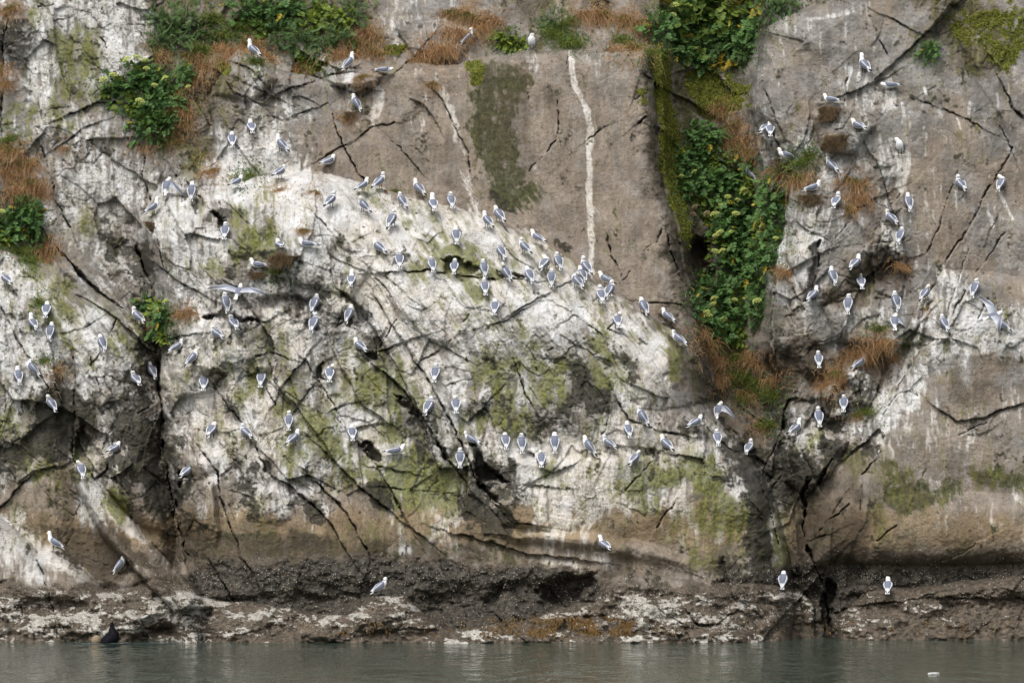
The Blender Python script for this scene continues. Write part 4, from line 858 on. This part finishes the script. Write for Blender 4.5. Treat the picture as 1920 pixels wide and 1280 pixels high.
for (ux, uy) in umb_pts:
    px, py, root = min(plant_roots, key=lambda q_: (q_[0] - ux) ** 2 + (q_[1] - uy) ** 2)
    wpos = place(ux, uy, out_at(px, py) + .42)
    fh = link('flower_head', UMBB if (ux, uy) in brown_umb else random.choice(UMB), None, root)
    fh.matrix_parent_inverse = root.matrix_world.inverted()
    s_ = random.uniform(.8, 1.15)
    fh.matrix_basis = Matrix.Translation(wpos) @ Matrix.Rotation(random.uniform(.1, .6), 4, 'X') @ Matrix.Rotation(random.uniform(-.4, .4), 4, 'Y') @ Matrix.Scale(s_, 4)
    # its stalk runs back to the plant
    base = root.matrix_world.translation
    dv = base - wpos; V = []; F = []
    for a in (0.0, .5, 1.0):
        c_ = Vector((0, 0, 0)).lerp(dv, a) - Vector((0, 0, .10 * math.sin(a * math.pi)))
        for q_ in range(4): V.append((c_.x + .007 * math.cos(q_ * 1.571), c_.y, c_.z + .007 * math.sin(q_ * 1.571)))
    for g in range(2):
        for q_ in range(4): F.append((g * 4 + q_, g * 4 + (q_ + 1) % 4, g * 4 + 4 + (q_ + 1) % 4, g * 4 + 4 + q_))
    sk = link('flower_stalk', np_mesh('flower_stalk', np.array(V), np.array(F)), M_STEM, root)
    sk.matrix_parent_inverse = root.matrix_world.inverted(); sk.matrix_basis = Matrix.Translation(wpos)

# ------------------------------------------------------------------ nests: hanging mats of straw and mud
def nest_mesh(seed, wd, ht):
    r = np.random.default_rng(seed); V, F = [], []
    n_, m_ = 14, 8
    for j in range(m_):
        a = j / (m_ - 1)
        rr = wd * (1 - .55 * a ** 1.5) * (1.0 if j else .72)
        for i in range(n_):
            t_ = i / n_ * 2 * math.pi
            k_ = 1 + .12 * r.normal()
            V.append((math.cos(t_) * rr * k_, math.sin(t_) * rr * .6 * k_, (.0 if j == 0 else .03) - ht * a + .01 * r.normal()))
    for j in range(m_ - 1):
        for i in range(n_): F.append((j * n_ + i, j * n_ + (i + 1) % n_, j * n_ + n_ + (i + 1) % n_, j * n_ + n_ + i))
    V += [(0, 0, -.02), (0, 0, -ht)]
    me = bpy.data.meshes.new('mud_base')
    F2 = F + [(i, len(V) - 2, (i + 1) % n_) for i in range(n_)] + [((m_ - 1) * n_ + i, (m_ - 1) * n_ + (i + 1) % n_, len(V) - 1) for i in range(n_)]
    me.from_pydata([tuple(v_) for v_ in V], [], F2); me.update()
    for p_ in me.polygons: p_.use_smooth = True
    return me
M_MUD = plain('nest_mud', (.095, .065, .036), .95, .45, 25)
NESTS = [(1555, 196, .38, .45, 'bulky straw nest hanging under the topmost sitting gull right of gully'), (1567, 248, .40, .40, 'wide brown straw nest below the bulky one right of gully'), (286, 412, .20, .28, 'small straw nest beside the dark crack left of dome'),
         (535, 474, .50, .26, 'broad brown nest platform on the left of the dome'), (1520, 362, .30, .20, 'shallow nest on a block under the gull lying right of gully'), (655, 205, .18, .16, 'small tan nest tuft under a gull on the brown wall'),
         (480, 506, .26, .16, 'low nest at the left end of the dome platform'), (1470, 302, .26, .20, 'mossy nest below the pair of gulls right of gully')]
for i, (px, py, wd, ht, lab) in enumerate(NESTS):
    root = empty('nest', on_cliff(px, py + 6, .05), label=lab, category='nest', group='gull nests on the cliff')
    link('mud_base', nest_mesh(300 + i, wd * .72, ht * .8), M_MUD, root)
    for j in range(3 if wd < .3 else 7):
        b_ = link('straw', random.choice(GRS['N']), None, root); sc = (.36 + wd / .9) * random.uniform(.6, 1.0)
        b_.location = (random.uniform(-.6, .6) * wd, -wd * .3, random.uniform(-.65, .0) * ht); b_.scale = (sc, sc, sc * random.uniform(.7, 1.2)); b_.rotation_euler = (0, random.uniform(-.5, .5), random.uniform(-.6, .6))

# ------------------------------------------------------------------ stuff nobody could count: ground cover, moss, barnacles, rockweed
def scatter(prob, count, lo, hi):
    """vertices of the visible cliff picked with the given weight -> rows, columns"""
    j0, j1 = np.searchsorted(AY, [lo, hi]); i0, i1 = np.searchsorted(AX, [-48, 1968])
    pr = np.clip(prob[j0:j1, i0:i1], 0, None).ravel(); c_ = np.cumsum(pr)
    idx = np.searchsorted(c_, rng.random(count) * c_[-1])
    jj, ii = np.unravel_index(idx, (j1 - j0, i1 - i0))
    return jj + j0, ii + i0
def blades_stuff(name, prob, count, lo, hi, length, width, upv, mat, label, tonev=(.45, .25), sag=.5):
    jj, ii = scatter(prob, count, lo, hi)
    P0 = VERT.reshape(NR, NC, 3)[jj, ii] + rng.normal(0, .01, (count, 3)).astype(np.float32)
    d = np.stack([rng.normal(0, .6, count), -np.abs(rng.normal(.6, .35, count)), upv + rng.normal(0, .45, count)], -1)
    d /= np.linalg.norm(d, axis=1, keepdims=True)
    L = (length * rng.uniform(.5, 1.4, count))[:, None]
    wv = np.cross(d, np.array([[0, -1, .3]])); wv /= np.linalg.norm(wv, axis=1, keepdims=True); wv *= width
    mid = P0 + d * L * .55; tip = P0 + d * L - np.array([[0, 0, 1]]) * L * sag
    V = np.stack([P0 - wv * .6, P0 + wv * .6, mid + wv, mid - wv, tip], 1).reshape(-1, 3)
    k_ = np.arange(count)[:, None] * 5
    F = np.concatenate([k_ + np.array([[0, 1, 2]]), k_ + np.array([[0, 2, 3]]), k_ + np.array([[3, 2, 4]])])
    me = np_mesh(name, V, F, False)
    tone_attr(me, np.repeat(np.clip(rng.normal(*tonev, count), 0, 1), 5))
    return link(name, me, mat, kind='stuff', label=label)
veg = np.zeros(SHAPE, np.float32); tanv = np.zeros(SHAPE, np.float32)
for zone, lst in PLANTS:
    for kd, px, py, sc in lst:
        sl = window(px - 60, py - 50, px + 60, py + 60)
        g = np.exp(-(((PX[sl] - px) / 26) ** 2 + ((PY[sl] - py - 6) / 24) ** 2)) * min(sc, 1) ** 2
        (tanv if kd == 'T' else veg)[sl] += g
blades_stuff('ground_cover', np.clip(veg, 0, 1) * (bl1 > -.6), 26000, -20, 830, .085, .011, .35, M_LEAF, 'low green ground cover between the plants')
blades_stuff('dry_ground_cover', np.clip(tanv, 0, 1) * (bl2 > -.5), 16000, -20, 830, .13, .0055, .25, M_TAN, 'thin dry grass between the tufts', sag=.8)
M_MOSS = leaf_material('moss_cushion', (.045, .055, .006), (.210, .220, .026))
blades_stuff('moss', M_ ** 2, 14000, -20, 600, .050, .014, .35, M_MOSS, 'yellow-green moss cushions on the rock', sag=.6)
M_WEED = leaf_material('rockweed_frond', (.045, .026, .008), (.190, .105, .024))
wp = sstep(1150, 1172, PY) * (1 - sstep(1188, 1193, PY)) * (sstep(970, 1010, PX) * (1 - sstep(1170, 1200, PX)) * (bl3 > -.1) + .25 * sstep(900, 930, PX) * (1 - sstep(960, 990, PX)) + .06 * (bl3 > .35) * (PX > 560))
blades_stuff('rockweed', wp, 2600, 1140, 1195, .10, .012, -.35, M_WEED, 'orange-brown rockweed hanging at the waterline', sag=.6)

def barnacles():
    pr = tidal * (1 - sstep(1182, 1192, PY)) * (.10 + 1.5 * crust + .55 * sstep(1058, 1075, PY) * (1 - sstep(1085, 1110, PY)) * (bl3 > .0)) + .10 * sstep(1020, 1055, PY + 8 * w1) * (bl3 > .2) * (1 - tidal)
    n_ = 14000
    jj, ii = scatter(pr, n_, 1005, 1192)
    P0 = VERT.reshape(NR, NC, 3)[jj, ii]
    rad = (rng.uniform(.005, .017, n_) * (1 + .3 * (rng.random(n_) < .1)))[:, None]
    off = np.array([[1, -.15, .2], [-.4, -.15, 1.0], [-.8, -.15, -.5], [.3, -.15, -.9]], np.float32)
    V = np.concatenate([(P0[:, None] + off[None] * rad[..., None]).reshape(-1, 3), P0 + np.array([[0, -1.3, .25]]) * rad])
    k_ = np.arange(n_)[:, None] * 4; top = (4 * n_ + np.arange(n_))[:, None]
    F = np.concatenate([np.concatenate([k_ + a, k_ + (a + 1) % 4, top], 1) for a in range(4)])
    me = np_mesh('barnacles', V, F[:, ::-1], False)
    tn = np.clip(rng.normal(.42, .28, n_), 0, 1); tone_attr(me, np.concatenate([np.repeat(tn, 4), tn]))
    k = NT('barnacle_shell'); at = k.attr('tone')
    k.put(k.b.inputs['Base Color'], k.mix(at.outputs['Fac'], (.14, .115, .085), (.66, .62, .54))); k.b.inputs['Roughness'].default_value = .9
    link('barnacles', me, k.m, kind='stuff', label='pale barnacles crusting the tidal rock')
barnacles()
# ------------------------------------------------------------------ the gulls
def feather_material(name, base, marks):
    """base colour plus marks: list of (attribute, colour)"""
    k = NT(name)
    nz = k.noise(30, 3, .6, k.coords())
    col = k.mix(k.rng(nz, .3, .7), tuple(c_ * .92 for c_ in base), base)
    for an, cc in marks:
        col = k.mix(k.attr(an).outputs['Fac'], col, cc)
    k.put(k.b.inputs['Base Color'], col)
    k.b.inputs['Roughness'].default_value = .75; k.b.inputs['Specular IOR Level'].default_value = .2
    return k.m
GREY = (.165, .180, .230)
M_BODY = feather_material('white_plumage', (.80, .80, .80), [('mantle', GREY), ('smudge', (.10, .105, .13))])
M_WING = feather_material('grey_wing', GREY, [('pale', (.74, .75, .78)), ('tip', (.012, .012, .014))])
M_TAIL = feather_material('white_tail', (.80, .80, .80), [])
M_BILL = plain('yellow_bill', (.55, .46, .10), .4, .1)
M_LEG = plain('black_leg', (.018, .017, .017), .5, .1)
M_EYE = plain('dark_eye', (.010, .009, .009), .2, .0)
def attrs(me, **kw):
    for a, v in kw.items():
        at = me.attributes.new(a, 'FLOAT', 'POINT'); at.data.foreach_set('value', np.ascontiguousarray(v, np.float32))
def catmull(pts, sub):
    pts = np.array(pts, float); out_ = []
    P = np.vstack([2 * pts[0] - pts[1], pts, 2 * pts[-1] - pts[-2]])
    for i in range(1, len(P) - 2):
        for k_ in range(sub):
            t_ = k_ / sub
            out_.append(.5 * ((2 * P[i]) + (-P[i - 1] + P[i + 1]) * t_ + (2 * P[i - 1] - 5 * P[i] + 4 * P[i + 1] - P[i + 2]) * t_ ** 2 + (-P[i - 1] + 3 * P[i] - 3 * P[i + 1] + P[i + 2]) * t_ ** 3))
    out_.append(P[-2]); return np.array(out_)
def loft(name, rows, sub=3, seg=12):
    """rows: x y z half-width half-height; returns mesh and per-vertex (position along 0..1, dorsal -1..1)"""
    R_ = catmull(rows, sub); R_[:, 3:] = np.maximum(R_[:, 3:], .0015)
    c_ = R_[:, :3]; tg = np.gradient(c_, axis=0); tg /= np.linalg.norm(tg, axis=1, keepdims=True)
    V, A, DO = [], [], []
    for i in range(len(R_)):
        sd_ = np.array([0, 1.0, 0]) - tg[i] * tg[i][1]; sd_ = nrm(sd_); up = np.cross(tg[i], sd_)
        for k_ in range(seg):
            a = 2 * math.pi * k_ / seg
            V.append(c_[i] + sd_ * math.cos(a) * R_[i, 3] + up * math.sin(a) * R_[i, 4]); A.append(i / (len(R_) - 1)); DO.append(math.sin(a))
    F = []
    for i in range(len(R_) - 1):
        for k_ in range(seg): F.append((i * seg + k_, i * seg + (k_ + 1) % seg, (i + 1) * seg + (k_ + 1) % seg, (i + 1) * seg + k_))
    F += [tuple(range(seg))[::-1], tuple(range((len(R_) - 1) * seg, len(R_) * seg))]
    me = bpy.data.meshes.new(name); me.from_pydata([tuple(v) for v in V], [], F); me.update()
    for pl in me.polygons: pl.use_smooth = True
    return me, np.array(V), np.array(A), np.array(DO)
def slab_mesh(name, outline, thick, normal):
    n_ = np.array(normal) * thick; o = np.array(outline); k_ = len(o)
    V = np.vstack([o + n_, o - n_]); F = [tuple(range(k_)), tuple(range(2 * k_ - 1, k_ - 1, -1))] + [(i, k_ + i, k_ + (i + 1) % k_, (i + 1) % k_) for i in range(k_)]
    me = bpy.data.meshes.new(name); me.from_pydata([tuple(v) for v in V], [], F); me.update(); return me
#        pitch, middle height, neck (forward, up), head turn (degrees), head sideways
POSE = {'u': (36, .150, (.012, .060), 0, 0), 'h': (52, .148, (.004, .036), 25, 0), 't': (32, .165, (.014, .092), 0, 0), 's': (8, .066, (.030, .052), 0, 0),
        'p': (44, .145, (-.030, .040), 150, .045), 'n': (4, .125, (.055, .000), 0, 0), 'w': (48, .148, (.000, .030), 160, .03), 'f': (4, .0, (.070, .010), 0, 0),
        'h2': (44, .142, (-.002, .030), 95, .006), 'u2': (28, .140, (.020, .044), 55, .004), 'h3': (60, .152, (.006, .022), -30, 0)}
def gull_meshes(pose, smudge):
    pitch, zc, (nx, nz_), turn, hy = POSE[pose]
    th = math.radians(pitch); ax = np.array([math.cos(th), 0, math.sin(th)]); do = np.array([-math.sin(th), 0, math.cos(th)]); ly = np.array([0, 1., 0]); c0 = np.array([0, 0, zc])
    def at(a, y=0, d=0): return c0 + ax * a + ly * y + do * d
    front = at(.098, 0, .008)
    neck = front + np.array([nx * .6, hy * .5, nz_ * .6]); head = front + np.array([nx + .010, hy, nz_ + .022])
    fw = nrm(np.array([math.cos(math.radians(turn)), math.sin(math.radians(turn)) * (1 if hy >= 0 else -1), -.18 if turn < 100 else -.35]))
    crown = head + fw * .012 + np.array([0, 0, .026])
    rows = [(*at(-.165, 0, -.004), .008, .006), (*at(-.13, 0, -.002), .026, .020), (*at(-.075), .053, .046), (*at(-.01), .069, .066), (*at(.050), .065, .064), (*front, .049, .049), (*neck, .037, .038), (*head, .0355, .0375), (*crown, .024, .020), (*(crown + np.array([0, 0, .007])), .008, .006)]
    body, V, A, DO = loft('body', rows, 3, 12)
    mantle = sstep(.30, .38, A) * 0
    ra = A * 9                                                     # position in row units
    mantle = sstep(1.2, 1.7, ra) * (1 - sstep(4.9, 5.3, ra)) * sstep(.15, .45, DO)
    hv = V - head
    ear = np.exp(-((hv @ fw + .010) / .016) ** 2) * np.exp(-((hv[:, 2] - .004) / .018) ** 2) * (ra > 6.0)
    nape = (1 - sstep(.0, .025, np.abs(ra - 6.1) - .35)) * sstep(.1, .5, DO)
    sm = np.clip(ear * .8 * sstep(.010, .026, np.linalg.norm(hv - np.outer(hv @ fw, fw), axis=1)) + nape * .75, 0, 1) if smudge else np.zeros(len(V))
    attrs(body, mantle=mantle, smudge=sm); body.materials.append(M_BODY)
    parts = [('body', body)]
    # bill, eyes
    bl_, *_ = loft('bill', [(*(head + fw * .030), .010, .011), (*(head + fw * .048 - np.array([0, 0, .002])), .0065, .008), (*(head + fw * .066 - np.array([0, 0, .006])), .002, .003)], 2, 8)
    bl_.materials.append(M_BILL); parts.append(('bill', bl_))
    hs = nrm(np.cross(np.array([0, 0, 1.]), fw))
    for sg in (-1, 1):
        e_ = head + fw * .016 + hs * sg * .030 + np.array([0, 0, .010])
        em, *_ = loft('eye', [(*(e_ - fw * .006), .001, .001), (*e_, .0055, .0055), (*(e_ + fw * .006), .001, .001)], 2, 6); em.materials.append(M_EYE); parts.append(('eye', em))
    # tail
    tl = slab_mesh('tail', [at(-.12, -.022, -.004), at(-.12, .022, -.004), at(-.222, .036, -.010), at(-.228, .0, -.010), at(-.222, -.036, -.010)], .003, do); tl.materials.append(M_TAIL); parts.append(('tail', tl))
    # wings
    for sg in (-1, 1):
        if pose == 'f' or (pose == 'w' and sg == 1):
            k_ = 1.0 if pose == 'f' else .48
            dih = .22 if pose == 'f' else .05
            pl = []
            lead = [(.075, .04), (.105, .16), (.115, .24), (.060, .36), (-.030, .50), (-.075, .555)]; trail = [(-.085, .545), (-.075, .42), (-.055, .30), (-.060, .18), (-.070, .04)]
            for a, y in lead + trail: pl.append(at(a * (1 if pose == 'f' else .9), sg * y * k_, .030 + dih * y * k_ - (.25 * y * y if pose == 'f' else .9 * y * y)))
            wg = slab_mesh('wing', pl, .004, do)
            yy = np.array([y for a, y in lead + trail] * 2); aa = np.array([a for a, y in lead + trail] * 2)
            attrs(wg, tip=(yy > .53).astype(float) * (1 if pose == 'f' else .6), pale=np.clip(sstep(.20, .42, yy) * .6 + (aa < -.05) * .5, 0, 1) * (yy <= .53))
        else:
            wg, V, A, DO = loft('wing', [(*at(.085, sg * .036, .026), .006, .012), (*at(.055, sg * .054, .016), .013, .036), (*at(-.01, sg * .063, .008), .015, .046), (*at(-.075, sg * .050, .010), .013, .036), (*at(-.14, sg * .028, .012), .009, .020), (*at(-.195, sg * .014, .010), .006, .012), (*at(-.245, sg * .007, .006), .002, .004)], 3, 10)
            attrs(wg, tip=sstep(.80, .84, A), pale=np.clip(sstep(.62, .72, A) * (1 - sstep(.78, .80, A)) * .8 + (DO < -.75) * .8 * (A > .2), 0, 1) * (A < .80))
        wg.materials.append(M_WING); parts.append(('wing', wg))
    # legs
    if pose not in ('s', 'f'):
        for sg in (-1, 1):
            hip = at(-.015, sg * .026, -.052); V, F = [], []
            for (q_, r_) in ((hip, .008), (np.array([hip[0] + .004, sg * .026, hip[2] * .45]), .005), (np.array([hip[0] - .004, sg * .026, .004]), .005)):
                for k_ in range(5): V.append(q_ + r_ * np.array([math.cos(k_ * 1.2566), math.sin(k_ * 1.2566), 0]))
            for g in range(2):
                for k_ in range(5): F.append((g * 5 + k_, g * 5 + (k_ + 1) % 5, g * 5 + 5 + (k_ + 1) % 5, g * 5 + 5 + k_))
            i = len(V); fx_ = hip[0]
            V += [np.array(v) for v in ((fx_ - .012, sg * .026, .003), (fx_ + .040, sg * .026 - .022, .002), (fx_ + .048, sg * .026, .003), (fx_ + .040, sg * .026 + .022, .002), (fx_ + .005, sg * .026, .010))]
            F += [(i, i + 1, i + 4), (i + 1, i + 2, i + 4), (i + 2, i + 3, i + 4), (i + 3, i, i + 4)]
            lg = bpy.data.meshes.new('leg'); lg.from_pydata([tuple(v) for v in V], [], F); lg.update(); lg.materials.append(M_LEG); parts.append(('leg', lg))
    return parts
GULL = {(ps, sm): gull_meshes(ps, sm) for ps in POSE for sm in (0, 1)}
PW = {'u': 'alert', 'h': 'hunched', 't': 'long-necked', 's': 'sitting', 'p': 'preening', 'n': 'stooping', 'w': 'wing-stretching'}
def heading(y):
    y %= 360
    return 'facing right' if y < 62 else ('facing away' if y <= 118 else ('facing left' if y <= 205 else 'facing out'))
def put_gull(pose, loc, yaw, label, group, smudge, scale=1.0, roll=0.0, tip=0.0):
    root = empty('gull', loc, label=label, category='gull', group=group)
    root.rotation_euler = (Matrix.Rotation(math.radians(yaw), 3, 'Z') @ Matrix.Rotation(math.radians(tip), 3, 'Y') @ Matrix.Rotation(math.radians(roll), 3, 'X')).to_euler()
    sx = -1 if random.random() < .5 and pose in ('p', 'w', 'h') else 1
    root.scale = (scale, scale * sx * 1.15, scale * random.uniform(.92, 1.04))
    if pose in 'uh' and random.random() < .5: pose = {'u': ['u2'], 'h': ['h2', 'h3']}[pose][random.randrange(2 if pose == 'h' else 1)]
    for nm, me in GULL[(pose, smudge)]:
        o = bpy.data.objects.new(nm, me); COL.objects.link(o); o.parent = root
    return root
for zone, lst in BIRDS:
    so = sorted(lst, key=lambda q_: q_[0])
    for i, (bx, by, pose, yaw) in enumerate(so):
        fy_ = by + FOOT[pose]
        i0, j0 = int(np.searchsorted(AX, bx)), int(np.searchsorted(AY, fy_))
        proud = max(float(np.median(OUT[j0 + 1:j0 + 5, i0 - 3:i0 + 4])), float(np.percentile(OUT[j0 - 14:j0 - 2, i0 - 5:i0 + 6], 80)) + .05)
        loc = place(bx, fy_ + .5, proud + (.02 if pose != 's' else .05))
        lab = f'{PW[pose]} gull {heading(yaw)}, {ORD[i]} from left {zone}'
        smd = 1 if (random.random() < .55 and pose in 'uhp') else 0
        put_gull(pose, loc, yaw + random.uniform(-9, 9), lab, 'gulls perched on the cliff', smd, random.uniform(1.20, 1.34), 0, random.uniform(-10, 9))
put_gull('f', place(447, 547, out_at(447, 560) + 1.1), 72, 'gull flying with wide wings above the left fissure', 'gulls in flight', 0, 1.12, 8, -38)
put_gull('f', place(1862, 592, out_at(1862, 600) + 1.0), 6, 'gull flying right with wings spread before the far right crack', 'gulls in flight', 0, 1.10, 40, -14)

# ------------------------------------------------------------------ the sea otter at the waterline, the floating feather
M_PALE = plain('pale_otter_fur', (.24, .18, .12), .9, .3, 40); M_DARK = plain('dark_otter_fur', (.007, .007, .009), .6, .4, 40); M_DARK.node_tree.nodes['Principled BSDF'].inputs['Specular IOR Level'].default_value = .05; M_NOSE = plain('otter_nose', (.010, .008, .008), .3, .1)
WY0 = out_at(205, 1180) + 1.2
op = place(198, 1196, WY0); op.z = 0
ott = empty('sea_otter', op, label='dark sea otter with pale round face floating at the left shore', category='otter')
ott.scale = (1.15, 1.15, 1.2)
ob, *_ = loft('body', [(-.10, 0, -.10, .10, .05), (-.02, .0, -.02, .14, .10), (.07, .02, .05, .155, .13), (.14, .02, .12, .13, .13), (.13, .02, .22, .075, .085), (.115, .02, .28, .035, .045), (.11, .02, .31, .008, .01)], 3, 14); ob.materials.append(M_DARK)
link('body', ob, None, ott)
hd, *_ = loft('head', [(-.17, .10, .045, .03, .03), (-.175, .05, .045, .088, .082), (-.18, .0, .045, .106, .100), (-.183, -.05, .042, .095, .090), (-.187, -.09, .036, .060, .055), (-.188, -.11, .034, .02, .02)], 3, 14); hd.materials.append(M_PALE)
ho = link('head', hd, None, ott)
def blob(name, c_, r_, mat, parent):
    me, *_ = loft(name, [(c_[0], c_[1] + r_[1], c_[2], .002, .002), (c_[0], c_[1] + r_[1] * .6, c_[2], r_[0] * .8, r_[2] * .8), (c_[0], c_[1], c_[2], r_[0], r_[2]), (c_[0], c_[1] - r_[1] * .6, c_[2], r_[0] * .8, r_[2] * .8), (c_[0], c_[1] - r_[1], c_[2], .002, .002)], 2, 10)
    me.materials.append(mat); return link(name, me, None, parent)
blob('muzzle', (-.19, -.100, .030), (.066, .035, .050), M_DARK, ho); blob('nose', (-.191, -.135, .040), (.018, .012, .012), M_NOSE, ho)
blob('eye', (-.228, -.088, .062), (.014, .012, .012), M_NOSE, ho); blob('eye', (-.150, -.090, .062), (.014, .012, .012), M_NOSE, ho)
blob('ear', (-.275, -.01, .100), (.018, .014, .018), M_PALE, ho); blob('ear', (-.090, -.01, .105), (.018, .014, .018), M_PALE, ho)
fl = slab_mesh('flipper', [(.06, .02, .24), (.10, .02, .34), (.085, .02, .40), (.115, .02, .37), (.135, .02, .41), (.15, .02, .35), (.17, .02, .24)], .02, (0, 1, 0)); fl.materials.append(M_DARK); link('flipper', fl, None, ott)
kz = CAMH * PPM / (1262 - HORIZON)
fp = Vector(((1750 - 960) / PPM * kz, -D + D * kz, .006))
fe = slab_mesh('floating_feather', [(-.10, 0, 0), (-.05, .05, .006), (.05, .05, .008), (.11, .0, .004), (.05, -.05, .004), (-.05, -.05, .003)], .006, (0, 0, 1)); fe.materials.append(M_TAIL)
link('floating_feather', fe, None, label='single white feather floating on the water at lower right', category='feather').location = fp
# foam stirred up round the otter
V, F = [], []
for i in range(34):
    fx0 = place(random.choice((random.uniform(135, 190), random.uniform(215, 330))), 1196, WY0).x; fy0 = op.y - random.uniform(-.5, .9); ln = random.uniform(.05, .22); k0 = len(V)
    V += [(fx0 - ln, fy0, .004), (fx0, fy0 - .05, .012), (fx0 + ln, fy0 + .02, .004), (fx0, fy0 + .07, .010)]; F.append((k0, k0 + 1, k0 + 2, k0 + 3))
link('foam', np_mesh('foam', np.array(V), np.array(F)), plain('sea_foam', (.42, .50, .52), .6, .2, 30), kind='stuff', label='thin streaks of foam round the otter')
